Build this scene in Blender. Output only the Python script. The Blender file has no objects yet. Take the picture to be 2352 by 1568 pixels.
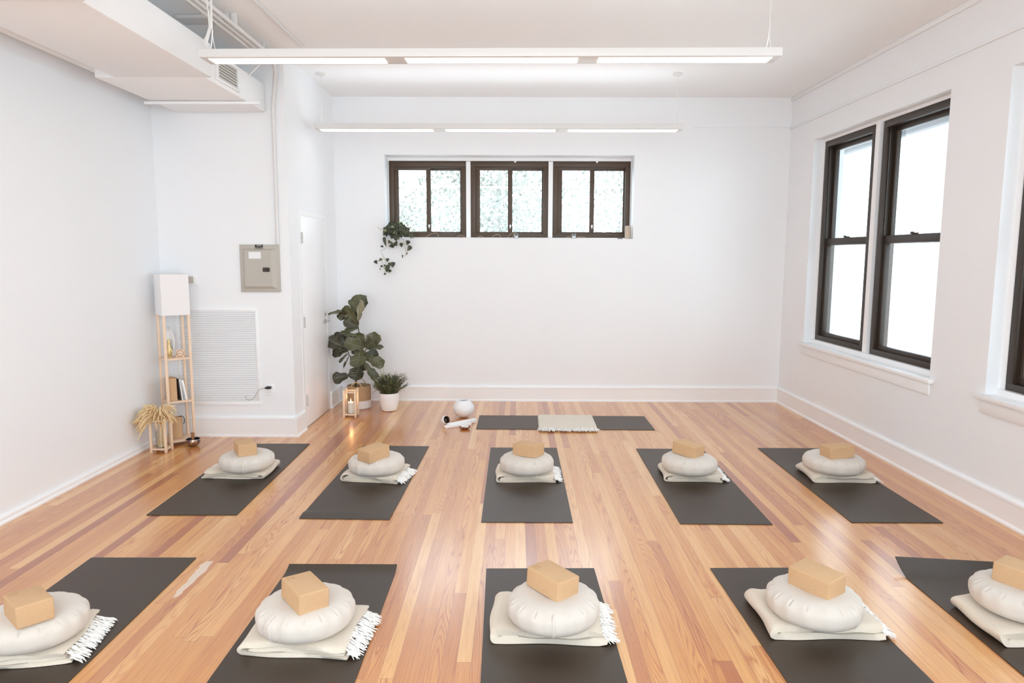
import bpy, bmesh, math, random
from mathutils import Vector, Matrix, Euler
SC = bpy.context.scene
COL = SC.collection
PI = math.pi
# ---------------------------------------------------------------- camera
CAM = Vector((0, 0, 1.761))
AX_R = Vector((0.99997521, 0.00623674, 0.00326783))
AX_U = Vector((-0.00399875, 0.1210355, 0.99264012))
AX_F = Vector((-0.00579532, 0.99262859, -0.12105744))
FPX = 1616.0
cd = bpy.data.cameras.new('camera'); cam = bpy.data.objects.new('camera', cd); COL.objects.link(cam)
cd.sensor_width = 36; cd.lens = FPX / 2352 * 36; cd.clip_start = 0.05; cd.clip_end = 200
cam.matrix_world = Matrix(((AX_R.x, AX_U.x, -AX_F.x, CAM.x), (AX_R.y, AX_U.y, -AX_F.y, CAM.y), (AX_R.z, AX_U.z, -AX_F.z, CAM.z), (0, 0, 0, 1)))
SC.camera = cam
# ---------------------------------------------------------------- world, exposure
SKY = 4.8
w = bpy.data.worlds.new('overcast_sky'); SC.world = w; w.use_nodes = True
nt = w.node_tree; bg = nt.nodes['Background']
bg.inputs[0].default_value = (0.775, 0.912, 1.0, 1); bg.inputs[1].default_value = SKY
SC.view_settings.view_transform = 'Standard'; SC.view_settings.look = 'None'
SC.view_settings.gamma = 1; SC.view_settings.use_curve_mapping = False
SC.view_settings.exposure = 0.27
try:
    SC.cycles.max_bounces = 14; SC.cycles.diffuse_bounces = 7; SC.cycles.adaptive_threshold = .015; SC.cycles.glossy_bounces = 4
    SC.cycles.transparent_max_bounces = 12; SC.cycles.use_denoising = True
    SC.cycles.caustics_reflective = False; SC.cycles.caustics_refractive = False
except Exception: pass
def portal(loc, rot, sx, sy):
    l = bpy.data.lights.new('window_portal', 'AREA'); l.shape = 'RECTANGLE'; l.size = sx; l.size_y = sy
    l.cycles.is_portal = True
    o = bpy.data.objects.new('window_portal', l); o.location = loc; o.rotation_euler = rot; COL.objects.link(o)
for yc in (0.66, 3.665, 6.635): portal((3.62, yc, 1.91), (0, PI/2, 0), 2.2, 2.33)
portal((-0.085, 8.80, 2.44), (-PI/2, 0, 0), 2.95, 1.0)
portal((0, -1.62, 1.9), (PI/2, 0, 0), 5.4, 2.9)
# ---------------------------------------------------------------- materials
def lin(c): return tuple(((v/255)/12.92 if v <= 10 else (((v/255)+.055)/1.055)**2.4) for v in c)
MATS = {}
class N:
    def __init__(s, name):
        s.m = bpy.data.materials.new(name); s.m.use_nodes = True; s.t = s.m.node_tree
        s.b = s.t.nodes['Principled BSDF']; MATS[name] = s.m
    def n(s, typ, **k):
        x = s.t.nodes.new(typ)
        for a, v in k.items(): setattr(x, a, v)
        return x
    def link(s, a, b): s.t.links.new(a, b)
    def math(s, op, a, b=None, c=None):
        x = s.n('ShaderNodeMath', operation=op)
        for i, v in enumerate((a, b, c)):
            if v is None: continue
            if isinstance(v, (int, float)): x.inputs[i].default_value = v
            else: s.link(v, x.inputs[i])
        return x.outputs[0]
    def mix(s, f, a, b, mode='MIX'):
        x = s.n('ShaderNodeMix', data_type='RGBA', blend_type=mode)
        for i, v in ((0, f), (6, a), (7, b)):
            if isinstance(v, (int, float)): x.inputs[i].default_value = v
            elif isinstance(v, tuple): x.inputs[i].default_value = (*v[:3], 1)
            else: s.link(v, x.inputs[i])
        return x.outputs[2]
    def noise(s, vec, scale, detail=3, rough=.5, dist=0):
        x = s.n('ShaderNodeTexNoise'); x.inputs['Scale'].default_value = scale
        x.inputs['Detail'].default_value = detail; x.inputs['Roughness'].default_value = rough
        x.inputs['Distortion'].default_value = dist
        if vec is not None: s.link(vec, x.inputs['Vector'])
        return x.outputs[0]
    def xyz(s, a, b, c):
        x = s.n('ShaderNodeCombineXYZ')
        for i, v in enumerate((a, b, c)):
            if isinstance(v, (int, float)): x.inputs[i].default_value = v
            else: s.link(v, x.inputs[i])
        return x.outputs[0]
    def obj(s): return s.n('ShaderNodeTexCoord').outputs['Object']
    def ramp(s, f, stops):
        x = s.n('ShaderNodeValToRGB'); e = x.color_ramp.elements
        while len(e) < len(stops): e.new(.5)
        for q, (p, c) in zip(e, stops): q.position = p; q.color = (*c[:3], 1)
        s.link(f, x.inputs[0]); return x.outputs[0]
    def bump(s, h, st=.2, dist=.002):
        x = s.n('ShaderNodeBump'); x.inputs['Strength'].default_value = st; x.inputs['Distance'].default_value = dist
        s.link(h, x.inputs['Height']); s.link(x.outputs[0], s.b.inputs['Normal'])
def simple(name, col, rough=.5, var=.04, scale=8, bump=0, bscale=200, metal=0, spec=.5, stretch=None, trans=0, coat=0, dist=.001):
    k = N(name); c = lin(col)
    v = k.obj()
    if stretch:
        mp = k.n('ShaderNodeMapping'); mp.inputs['Scale'].default_value = stretch; k.link(v, mp.inputs[0]); v = mp.outputs[0]
    f = k.noise(v, scale, 4)
    lo = tuple(x*(1-var) for x in c); hi = tuple(min(1, x*(1+var)) for x in c)
    k.link(k.mix(f, lo, hi), k.b.inputs['Base Color'])
    k.b.inputs['Roughness'].default_value = rough; k.b.inputs['Metallic'].default_value = metal
    k.b.inputs['Specular IOR Level'].default_value = spec; k.b.inputs['Coat Weight'].default_value = coat
    if bump: k.bump(k.noise(v, bscale, 3), bump, dist)
    return k.m
simple('wall_paint', (242, 243, 245), .55, .012, 1.5, .05, 260, spec=.35)
simple('ceiling_paint', (248, 249, 250), .8, .015, 1.2, .05, 200, spec=.2)
simple('trim_paint', (246, 246, 247), .35, .01, 2, spec=.45)
simple('duct_paint', (247, 248, 249), .5, .02, 3, .04, 90)
simple('fixture_white', (226, 224, 222), .4, .01, 3)
simple('black_frame', (54, 42, 32), .42, .18, 30, .15, 400, stretch=(1, 1, .15))
simple('brown_frame', (80, 62, 47), .45, .15, 30, .12, 300, stretch=(1, 1, .2))
simple('raw_wood', (238, 212, 184), .55, .07, 14, .1, 90, stretch=(6, 6, .6))
simple('lamp_wood', (236, 208, 182), .5, .07, 14, .08, 90, stretch=(6, 6, .6))
simple('panel_grey', (186, 180, 170), .45, .03, 6, .05, 150)
simple('panel_dark', (58, 50, 44), .4, .05)
simple('black_plastic', (30, 27, 24), .4, .05)
simple('chrome', (200, 198, 195), .25, .03, metal=1)
simple('wool_fringe', (243, 240, 236), .9, .05, 60)
simple('paper_white', (240, 240, 240), .6, .02)
simple('filter_grey', (222, 222, 222), .9, .02)
simple('hinge_metal', (205, 203, 200), .4, .03)
simple('paper_grey', (180, 182, 184), .6, .05)
simple('basket_white', (236, 234, 232), .8, .04, 30)
simple('pot_white', (240, 240, 240), .35, .01, 3)
simple('soil', (42, 34, 26), .95, .3, 60, .8, 80)
simple('stem_brown', (74, 62, 44), .7, .2, 40)
simple('stem_pale', (168, 160, 118), .6, .1, 40)
simple('twine', (196, 172, 132), .8, .1, 60)
simple('cord_beige', (170, 160, 145), .6, .05)
simple('candle_wax', (250, 240, 226), .5, .02)
simple('gold', (226, 200, 146), .35, .05, metal=.6)
simple('angel_white', (240, 240, 240), .3, .02)
simple('dark_geode', (52, 34, 20), .25, .4, 60, .5, 90)
simple('stone_white', (240, 238, 238), .4, .05, 30, .2, 70)
simple('stone_brown', (150, 84, 44), .4, .25, 40)
simple('speaker_beige', (205, 188, 170), .7, .05, 80, .2, 600)
simple('wood_brown', (150, 98, 62), .5, .15, 20)
simple('exterior_white', (160, 162, 164), .8, .04, 2)
simple('exterior_ground', (224, 225, 224), .9, .04, 2)
simple('exterior_grey', (104, 106, 108), .8, .04, 2)
simple('wood_gap', (120, 84, 58), .9, .1)
def cloth_mat(name, col, sc=420, var=.05, bst=.35):
    k = N(name); c = lin(col); v = k.obj()
    n1 = k.noise(v, 5, 3); n2 = k.noise(v, sc, 2, .7)
    base = k.mix(n1, tuple(x*(1-var) for x in c), tuple(min(1, x*(1+var)) for x in c))
    speck = k.ramp(n2, [(.3, (.8, .78, .74)), (.55, (1, 1, 1))])
    k.link(k.mix(.6, base, k.mix(1, base, speck, 'MULTIPLY')), k.b.inputs['Base Color'])
    k.b.inputs['Roughness'].default_value = .95; k.b.inputs['Specular IOR Level'].default_value = .15
    k.b.inputs['Sheen Weight'].default_value = .25
    k.bump(n2, bst, .0015)
cloth_mat('wool_blanket', (226, 214, 198), 330, .05, .5)
cloth_mat('cushion_cotton', (220, 212, 203), 700, .02, .25)
cloth_mat('shade_fabric', (243, 240, 240), 500, .01, .1)
def cork():
    k = N('cork'); v = k.obj()
    n1 = k.noise(v, 800, 2, .6); n2 = k.noise(v, 300, 3, .6); n3 = k.noise(v, 9, 2)
    c = k.mix(n3, lin((206, 168, 128)), lin((216, 181, 143)))
    c = k.mix(k.ramp(n1, [(.34, (1, 1, 1)), (.46, (0, 0, 0))]), c, lin((180, 138, 98)))
    c = k.mix(k.ramp(n2, [(.6, (0, 0, 0)), (.72, (1, 1, 1))]), c, lin((222, 196, 164)))
    k.link(c, k.b.inputs['Base Color']); k.b.inputs['Roughness'].default_value = .85
    k.b.inputs['Specular IOR Level'].default_value = .25; k.bump(n1, .3, .001)
cork()
simple('cork_stamp', (196, 156, 116), .85, .08, 80)
def matmat():
    k = N('yoga_mat_rubber'); v = k.obj()
    wv = k.n('ShaderNodeTexChecker'); wv.inputs['Scale'].default_value = 260; k.link(v, wv.inputs[0])
    n = k.noise(v, 500, 2, .7); n1 = k.noise(v, 3, 3)
    k.link(k.mix(n1, lin((50, 36, 22)), lin((56, 41, 26))), k.b.inputs['Base Color'])
    k.b.inputs['Roughness'].default_value = .42; k.b.inputs['Specular IOR Level'].default_value = .75
    k.bump(k.math('ADD', wv.outputs[1], n), .35, .0012)
matmat()
def leafmat(name, a, b, rough=.4):
    k = N(name); v = k.obj(); n = k.noise(v, 7, 3)
    k.link(k.ramp(n, [(.3, lin(a)), (.7, lin(b))]), k.b.inputs['Base Color'])
    k.b.inputs['Roughness'].default_value = rough; k.bump(k.noise(v, 60, 2), .15, .003)
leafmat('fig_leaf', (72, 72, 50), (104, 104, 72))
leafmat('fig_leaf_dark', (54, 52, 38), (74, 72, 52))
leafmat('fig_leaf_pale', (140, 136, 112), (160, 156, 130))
leafmat('vine_leaf', (52, 56, 42), (84, 90, 66))
leafmat('vine_leaf_pale', (128, 136, 96), (150, 156, 118))
leafmat('grass_leaf', (62, 64, 44), (104, 106, 74))
leafmat('grass_leaf_pale', (150, 160, 112), (172, 178, 134))
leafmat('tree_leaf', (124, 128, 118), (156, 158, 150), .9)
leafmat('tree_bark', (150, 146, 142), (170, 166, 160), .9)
leafmat('pampas', (222, 190, 140), (240, 216, 174), .9)
def basket():
    k = N('basket_weave'); v = k.obj()
    wv = k.n('ShaderNodeTexWave', wave_type='BANDS', bands_direction='Z'); wv.inputs['Scale'].default_value = 44
    wv.inputs['Distortion'].default_value = 2; wv.inputs['Detail'].default_value = 2; wv.inputs['Detail Scale'].default_value = 6
    k.link(v, wv.inputs['Vector'])
    k.link(k.mix(wv.outputs['Fac'], lin((184, 148, 112)), lin((208, 176, 140))), k.b.inputs['Base Color'])
    k.b.inputs['Roughness'].default_value = .9; k.bump(wv.outputs['Fac'], .7, .004)
basket()
def bowlm():
    k = N('singing_bowl_metal'); v = k.obj(); n = k.noise(v, 40, 2)
    k.link(k.ramp(n, [(.35, lin((96, 92, 116))), (.6, lin((196, 164, 140)))]), k.b.inputs['Base Color'])
    k.b.inputs['Metallic'].default_value = .9; k.b.inputs['Roughness'].default_value = .25; k.bump(n, .3, .002)
bowlm()
simple('bowl_dark', (34, 40, 46), .3, .2, metal=.6)
def glass(name, tint=(1, 1, 1), gl=.06, rough=.02):
    k = N(name); t = k.t; out = t.nodes['Material Output']
    tr = k.n('ShaderNodeBsdfTransparent'); tr.inputs[0].default_value = (*tint, 1)
    g = k.n('ShaderNodeBsdfGlossy'); g.inputs['Roughness'].default_value = rough
    lw = k.n('ShaderNodeLayerWeight'); lw.inputs[0].default_value = .2
    mx = k.n('ShaderNodeMixShader'); f = k.math('MULTIPLY_ADD', lw.outputs['Fresnel'], .5, gl*.3)
    k.link(f, mx.inputs[0]); k.link(tr.outputs[0], mx.inputs[1]); k.link(g.outputs[0], mx.inputs[2]); k.link(mx.outputs[0], out.inputs[0])
glass('window_glass', (.985, .99, .99)); glass('jar_glass', (.97, .98, .98), .1)
def emit(name, col, st):
    k = N(name); k.b.inputs['Base Color'].default_value = (*col, 1)
    k.b.inputs['Emission Color'].default_value = (*col, 1); k.b.inputs['Emission Strength'].default_value = st
emit('lamp_diffuser', (1, .985, .98), 2.2)
emit('lamp_uplight', (.93, .97, 1), 2.3)
emit('candle_flame', (1, .62, .3), 12)
emit('red_led', (1, .3, .2), 2)
def woodfloor():
    k = N('pine_floor'); g = k.n('ShaderNodeNewGeometry'); sp = k.n('ShaderNodeSeparateXYZ'); k.link(g.outputs['Position'], sp.inputs[0])
    x, y = sp.outputs[0], sp.outputs[1]; W = .0635
    def wn(*a):
        q = k.n('ShaderNodeTexWhiteNoise', noise_dimensions='3D'); k.link(k.xyz(*a), q.inputs[0]); return q
    px = k.math('DIVIDE', x, W); i = k.math('FLOOR', px); fx = k.math('FRACT', px)
    r1 = wn(i, 3.7, 0).outputs[0]; r2 = wn(i, 9.1, 2).outputs[0]
    L = k.math('MULTIPLY_ADD', r1, 3.0, 1.5)
    py = k.math('ADD', k.math('DIVIDE', y, L), k.math('MULTIPLY', r2, 7)); j = k.math('FLOOR', py); fy = k.math('FRACT', py)
    idn = wn(i, j, 5); v = idn.outputs[0]; v2 = wn(i, j, 11).outputs[0]; v3 = wn(i, j, 21).outputs[0]
    base = k.ramp(v, [(0, lin((172, 96, 46))), (.03, lin((184, 108, 54))), (.09, lin((202, 132, 70))), (.25, lin((212, 145, 77))), (.6, lin((223, 160, 88))), (1, lin((235, 184, 118)))])
    # cathedral figure: contour lines of a stretched noise, different in every board
    vec = k.xyz(k.math('MULTIPLY', x, 9), k.math('MULTIPLY', y, .62), k.math('MULTIPLY', v, 91))
    n = k.noise(vec, 1.0, 1.5, .45, .3)
    c = k.math('FRACT', k.math('MULTIPLY', n, 26))
    c = k.math('POWER', k.math('ABSOLUTE', k.math('SUBTRACT', k.math('MULTIPLY', c, 2), 1)), 3)
    sel = k.ramp(v2, [(.45, (.10,)*3), (.85, (1,)*3)])
    fine = k.noise(k.xyz(k.math('MULTIPLY', x, 150), k.math('MULTIPLY', y, 3), v), 1, 3, .6)
    med = k.noise(k.xyz(k.math('MULTIPLY', x, 30), k.math('MULTIPLY', y, 1.3), v2), 1, 3, .6)
    dark = k.mix(1, base, lin((206, 150, 108)), 'MULTIPLY')
    col = k.mix(k.math('MULTIPLY', k.math('MULTIPLY', c, sel), .85), base, dark)
    col = k.mix(k.math('MULTIPLY', k.ramp(fine, [(.35, (1,)*3), (.6, (0,)*3)]), .28), col, dark)
    col = k.mix(k.math('MULTIPLY', k.ramp(med, [(.55, (0,)*3), (.75, (1,)*3)]), .45), col, k.mix(1, col, lin((214, 160, 124)), 'MULTIPLY'))
    # board gaps and butt joints
    ex = k.math('MINIMUM', fx, k.math('SUBTRACT', 1, fx)); gx = k.math('LESS_THAN', ex, .014)
    ey = k.math('MULTIPLY', k.math('MINIMUM', fy, k.math('SUBTRACT', 1, fy)), L); gy = k.math('LESS_THAN', ey, .0012)
    gapv = k.math('MAXIMUM', k.math('MULTIPLY', gx, k.math('GREATER_THAN', v3, .25)), gy)
    col = k.mix(k.math('MULTIPLY', gapv, .6), col, lin((120, 70, 44)))
    # nail holes / knots
    vo = k.n('ShaderNodeTexVoronoi'); vo.inputs['Scale'].default_value = 2.6
    k.link(k.xyz(x, y, 0), vo.inputs['Vector'])
    kn = k.math('LESS_THAN', vo.outputs['Distance'], .012)
    col = k.mix(k.math('MULTIPLY', kn, .75), col, lin((84, 52, 40)))
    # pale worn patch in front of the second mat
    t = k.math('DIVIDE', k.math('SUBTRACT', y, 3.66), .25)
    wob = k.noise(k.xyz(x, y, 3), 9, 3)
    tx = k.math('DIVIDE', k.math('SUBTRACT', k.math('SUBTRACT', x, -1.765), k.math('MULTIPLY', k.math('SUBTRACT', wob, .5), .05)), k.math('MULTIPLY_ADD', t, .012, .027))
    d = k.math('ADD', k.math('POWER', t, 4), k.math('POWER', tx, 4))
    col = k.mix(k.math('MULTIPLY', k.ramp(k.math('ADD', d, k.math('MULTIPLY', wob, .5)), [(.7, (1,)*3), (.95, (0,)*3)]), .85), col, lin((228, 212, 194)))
    k.link(col, k.b.inputs['Base Color'])
    k.b.inputs['Specular IOR Level'].default_value = .9; k.b.inputs['Coat Weight'].default_value = .8; k.b.inputs['Coat Roughness'].default_value = .2
    k.link(k.math('MULTIPLY_ADD', med, .12, .24), k.b.inputs['Roughness'])
    hgt = k.math('SUBTRACT', k.math('ADD', k.math('MULTIPLY', fine, .25), k.math('MULTIPLY', k.noise(k.xyz(k.math('MULTIPLY', x, 14), k.math('MULTIPLY', y, 1), 0), 1, 2), .9)), gapv)
    k.bump(hgt, .12, .0015)
woodfloor()
# ---------------------------------------------------------------- mesh helpers
class MB:
    def __init__(s): s.v = []; s.f = []; s.mi = []
    def add(s, vs, fs, M=None, mi=0):
        o = len(s.v)
        for p in vs:
            p = Vector(p); s.v.append(tuple(M @ p if M is not None else p))
        for f in fs: s.f.append(tuple(i+o for i in f)); s.mi.append(mi)
        return s
    def box(s, lo, hi, M=None, bev=0, seg=2, mi=0):
        if bev <= 0:
            x0, y0, z0 = lo; x1, y1, z1 = hi
            return s.add([(x0,y0,z0),(x1,y0,z0),(x1,y1,z0),(x0,y1,z0),(x0,y0,z1),(x1,y0,z1),(x1,y1,z1),(x0,y1,z1)],
                         [(0,3,2,1),(4,5,6,7),(0,1,5,4),(1,2,6,5),(2,3,7,6),(3,0,4,7)], M, mi)
        b = bmesh.new(); bmesh.ops.create_cube(b, size=1)
        for v in b.verts: v.co = Vector([(lo[i]+hi[i])/2 + v.co[i]*(hi[i]-lo[i]) for i in range(3)])
        bmesh.ops.bevel(b, geom=b.edges[:], offset=bev, segments=seg, profile=.5, affect='EDGES')
        b.verts.index_update()
        s.add([v.co.copy() for v in b.verts], [[v.index for v in f.verts] for f in b.faces], M, mi); b.free(); return s
    def tube(s, pts, r, n=8, M=None, caps=True, mi=0, flat=1):
        pts = [Vector(p) for p in pts]; rs = r if isinstance(r, (list, tuple)) else [r]*len(pts)
        vs = []; fs = []; up = None
        for i, p in enumerate(pts):
            d = (pts[min(i+1, len(pts)-1)] - pts[max(i-1, 0)])
            d = d.normalized() if d.length > 1e-9 else Vector((0, 0, 1))
            if up is None:
                up = Vector((0, 0, 1)) if abs(d.z) < .9 else Vector((1, 0, 0))
            a = d.cross(up)
            if a.length < 1e-6: a = d.orthogonal()
            a.normalize(); b = a.cross(d).normalized(); up = b
            for k in range(n):
                t = 2*PI*k/n; vs.append(p + a*math.cos(t)*rs[i] + b*math.sin(t)*rs[i]*flat)
        for i in range(len(pts)-1):
            for k in range(n): fs.append((i*n+k, i*n+(k+1) % n, (i+1)*n+(k+1) % n, (i+1)*n+k))
        if caps: fs.append(tuple(range(n-1, -1, -1))); fs.append(tuple(range((len(pts)-1)*n, len(pts)*n)))
        return s.add(vs, fs, M, mi)
    def lathe(s, prof, n=32, M=None, mi=0, caps=True):
        vs = []; fs = []
        for r, z in prof:
            for k in range(n): t = 2*PI*k/n; vs.append((r*math.cos(t), r*math.sin(t), z))
        for i in range(len(prof)-1):
            for k in range(n): fs.append((i*n+k, i*n+(k+1) % n, (i+1)*n+(k+1) % n, (i+1)*n+k))
        if caps and prof[0][0] > 1e-6: fs.append(tuple(range(n-1, -1, -1)))
        if caps and prof[-1][0] > 1e-6: fs.append(tuple(range((len(prof)-1)*n, len(prof)*n)))
        return s.add(vs, fs, M, mi)
    def grid(s, fn, nu, nv, M=None, mi=0, closeu=False):
        vs = [fn(a/(nu if closeu else nu-1), b/(nv-1)) for b in range(nv) for a in range(nu)]; fs = []
        for b in range(nv-1):
            for a in range(nu if closeu else nu-1):
                fs.append((b*nu+a, b*nu+(a+1) % nu, (b+1)*nu+(a+1) % nu, (b+1)*nu+a))
        return s.add(vs, fs, M, mi)
    def build(s, name, mats, parent=None, smooth=True, label=None, ang=40, solid=0):
        me = bpy.data.meshes.new(name); me.from_pydata(s.v, [], s.f)
        if isinstance(mats, str): mats = [mats]
        for m in mats: me.materials.append(MATS[m])
        for p, i in zip(me.polygons, s.mi): p.material_index = i
        me.validate()
        b = bmesh.new(); b.from_mesh(me); bmesh.ops.recalc_face_normals(b, faces=b.faces[:]); b.to_mesh(me); b.free()
        if smooth:
            for p in me.polygons: p.use_smooth = True
            me.set_sharp_from_angle(angle=math.radians(ang))
        o = bpy.data.objects.new(name, me); COL.objects.link(o)
        if parent is not None: o.parent = parent
        if solid:
            md = o.modifiers.new('thickness', 'SOLIDIFY'); md.thickness = solid; md.offset = 0
        if label: o['label'] = label
        return o
def tag(o, label=None, cat=None, group=None, kind=None):
    if label: o['label'] = label
    if cat: o['category'] = cat
    if group: o['group'] = group
    if kind: o['kind'] = kind
    return o
def empty(name, loc=(0, 0, 0), rz=0):
    o = bpy.data.objects.new(name, None); COL.objects.link(o); o.location = loc; o.rotation_euler = (0, 0, rz); o.empty_display_size = .05
    return o
def struct(o, label=None): o['kind'] = 'structure'; (label and o.__setitem__('label', label)); return o
def copy_tree(o, parent=None):
    c = o.copy(); COL.objects.link(c)
    if parent is not None: c.parent = parent
    for ch in list(o.children): copy_tree(ch, c)
    return c
def at(px, py, Y):
    """world point seen at a photo pixel, on the plane y = Y"""
    d = AX_F + AX_R*((px-1176)/FPX) - AX_U*((py-784)/FPX); t = (Y-CAM.y)/d.y
    return CAM + d*t
def cr(pts, n=5):
    pts = [Vector(p) for p in pts]; out = []
    for i in range(len(pts)-1):
        p0, p1, p2, p3 = pts[max(0, i-1)], pts[i], pts[i+1], pts[min(len(pts)-1, i+2)]
        for k in range(n):
            t = k/n; out.append(.5*((2*p1)+(p2-p0)*t+(2*p0-5*p1+4*p2-p3)*t*t+(3*p1-p0-3*p2+p3)*t**3))
    return out+[pts[-1]]
def T(x, y, z, rz=0, rx=0, ry=0): return Matrix.Translation((x, y, z)) @ Euler((rx, ry, rz)).to_matrix().to_4x4()
# ---------------------------------------------------------------- room
H = 3.585; XL = -3.385; YB = 8.44; YF = -1.5; YA = 6.70; XC = -2.145; KR = .0197
RN = Vector((1, KR, 0)).normalized(); RV = Vector((-KR, 1, 0)).normalized()
MR = Matrix(((RN.x, RV.x, 0, 3.354), (RN.y, RV.y, 0, 0), (0, 0, 1, 0), (0, 0, 0, 1)))   # right wall: x=outward depth, y=along, z
struct(MB().box((-3.9, YF-.3, -.12), (3.8, YB+.35, 0)).build('floor', 'pine_floor', smooth=False))
struct(MB().box((-3.9, YF-.3, H), (3.8, YB+.35, H+.15)).build('ceiling', 'ceiling_paint', smooth=False))
struct(MB().box((XL-.2, YF, 0), (XL, YB, H)).build('wall_left', 'wall_paint', smooth=False))
struct(MB().box((XL, YA, 0), (XC, YA+.12, H)).build('wall_alcove', 'wall_paint', smooth=False))
struct(MB().box((XC-.12, YA+.12, 0), (XC, YB, H)).build('wall_closet', 'wall_paint', smooth=False))
BX0, BX1, BZ0, BZ1 = -1.553, 1.38, 1.962, 2.93
b = MB(); b.box((XL, YB, 0), (BX0, YB+.33, H)).box((BX1, YB, 0), (3.6, YB+.33, H)).box((BX0, YB, 0), (BX1, YB+.33, BZ0)).box((BX0, YB, BZ1), (BX1, YB+.33, H))
struct(b.build('wall_back', 'wall_paint', smooth=False))
RZ0, RZ1 = .812, 3.01
OPEN = [(-.5, 1.83), (2.50, 4.83), (5.47, 7.80)]  # first pair lies out of view, added for the daylight it brings
b = MB(); prev = YF-.1
for a0, a1 in OPEN:
    b.box((0, prev, 0), (.33, a0, H), MR).box((0, a0, 0), (.33, a1, RZ0), MR).box((0, a0, RZ1), (.33, a1, H), MR); prev = a1
b.box((0, prev, 0), (.33, YB+.01, H), MR)
struct(b.build('wall_right', 'wall_paint', smooth=False))
b = MB(); b.box((-3.6, YF-.25, 0), (-2.7, YF, H)).box((2.7, YF-.25, 0), (3.7, YF, H)).box((-2.7, YF-.25, 0), (2.7, YF, .45)).box((-2.7, YF-.25, 3.35), (2.7, YF, H))  # unseen wall behind the camera, its wide opening added to let in daylight
struct(b.build('wall_front', 'wall_paint', smooth=False))
# baseboards
def base_prof(b, p0, p1, inward, h=.19):
    p0 = Vector(p0); p1 = Vector(p1); u = (p1-p0); L = u.length; u.normalize(); n = Vector(inward).normalized()
    M = Matrix(((u.x, n.x, 0, p0.x), (u.y, n.y, 0, p0.y), (0, 0, 1, 0), (0, 0, 0, 1)))
    pr = [(0, 0), (.032, 0), (.032, .012), (.026, .022), (.02, .026), (.02, h-.03), (.026, h-.026), (.024, h-.01), (.014, h), (0, h)]
    n_ = len(pr); vs = [(0, a, z) for a, z in pr] + [(L, a, z) for a, z in pr]
    fs = [(i, (i+1) % n_, n_+(i+1) % n_, n_+i) for i in range(n_)] + [tuple(range(n_)), tuple(range(2*n_-1, n_-1, -1))]
    b.add(vs, fs, M)
def baseboard(name, p0, p1, n, h=.19):
    b = MB(); base_prof(b, p0, p1, n, h); struct(b.build(name, 'trim_paint', smooth=False))
rp = lambda u: (MR @ Vector((0, u, 0)))[:]
baseboard('baseboard_left', (XL, YF, 0), (XL, YA, 0), (1, 0, 0), .055)
baseboard('baseboard_alcove', (XL, YA, 0), (XC, YA, 0), (0, -1, 0), .2)
baseboard('baseboard_closet', (XC, YA-.032, 0), (XC, 6.98, 0), (1, 0, 0), .2)
baseboard('baseboard_corner', (XC, 7.98, 0), (XC, YB, 0), (1, 0, 0), .2)
baseboard('baseboard_back', (XC+.033, YB, 0), (3.2, YB, 0), (0, -1, 0))
baseboard('baseboard_right', rp(YB), rp(YF), (-1, -KR, 0))
# crown and picture rail
b = MB(); b.box((-.02, YF, H-.045), (0, YB, H), MR, .006); struct(b.build('trim_1', 'trim_paint'), 'narrow white crown strip along the right wall')
b = MB(); b.box((-.014, YF, 3.225), (0, YB, 3.255), MR, .004); struct(b.build('trim_2', 'wall_paint'), 'thin white picture rail line on right wall')
b = MB(); b.box((2.05, YB-.012, 3.245), (3.18, YB, 3.267), None, .003); struct(b.build('trim_3', 'wall_paint'), 'short white rail line on back wall')
# ---------------------------------------------------------------- right hand windows
wi = [3]
def dh_window(y1, y0):
    """double-hung window, y1 far side, y0 near side (local wall frame)"""
    wi[0] += 1
    z0, z1 = .858, 2.98; root = struct(empty('window_%d' % wi[0], MR @ Vector((.12, (y0+y1)/2, z0))))
    R = MR.copy(); R = Matrix.Translation(-root.location) @ R
    root['label'] = 'dark brown double-hung sash window in right wall'
    fw = .065
    b = MB()
    b.box((.105, y0, z0+.0503), (.235, y0+fw, z1-.0603), R, .002).box((.105, y1-fw, z0+.0503), (.235, y1, z1-.0603), R, .002)
    b.box((.105, y0, z1-.06), (.235, y1, z1), R, .004).box((.105, y0, z0), (.235, y1, z0+.05), R, .004)
    for yy, s in ((y0+fw, 1), (y1-fw, -1)):          # inner stop beads
        a, c = sorted((yy, yy+s*.012)); b.box((.125, a, z0+.04), (.133, c, z1-.05), R); b.box((.168, a, z0+.04), (.176, c, z1-.05), R)
    b.build('window_frame', 'black_frame', root)
    zm = 1.915; st = .052
    def sash(d0, d1, za, zb, bot, top):
        a, c = y0+fw-.004, y1-fw+.004; b = MB()
        b.box((d0, a, za+bot+.0003), (d1, a+st, zb-top-.0003), R, .002).box((d0, c-st, za+bot+.0003), (d1, c, zb-top-.0003), R, .002)
        b.box((d0, a, za), (d1, c, za+bot), R, .004).box((d0, a, zb-top), (d1, c, zb), R, .004)
        o = b.build('sash', 'black_frame', root)
        m = (d0+d1)/2; MB().box((m-.002, a+st, za+bot), (m+.002, c-st, zb-top), R).build('pane', 'window_glass', o)
        return o
    sash(.17, .205, zm-.035, z1-.055, .045, .05)
    lo = sash(.133, .168, z0+.045, zm+.04, .045, .07)
    ym = (y0+y1)/2
    MB().box((.122, ym-.035, zm+.04), (.158, ym+.035, zm+.052), R, .003).box((.118, ym-.008, zm+.048), (.135, ym+.03, zm+.06), R, .003).build('latch', 'black_frame', lo)
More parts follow.
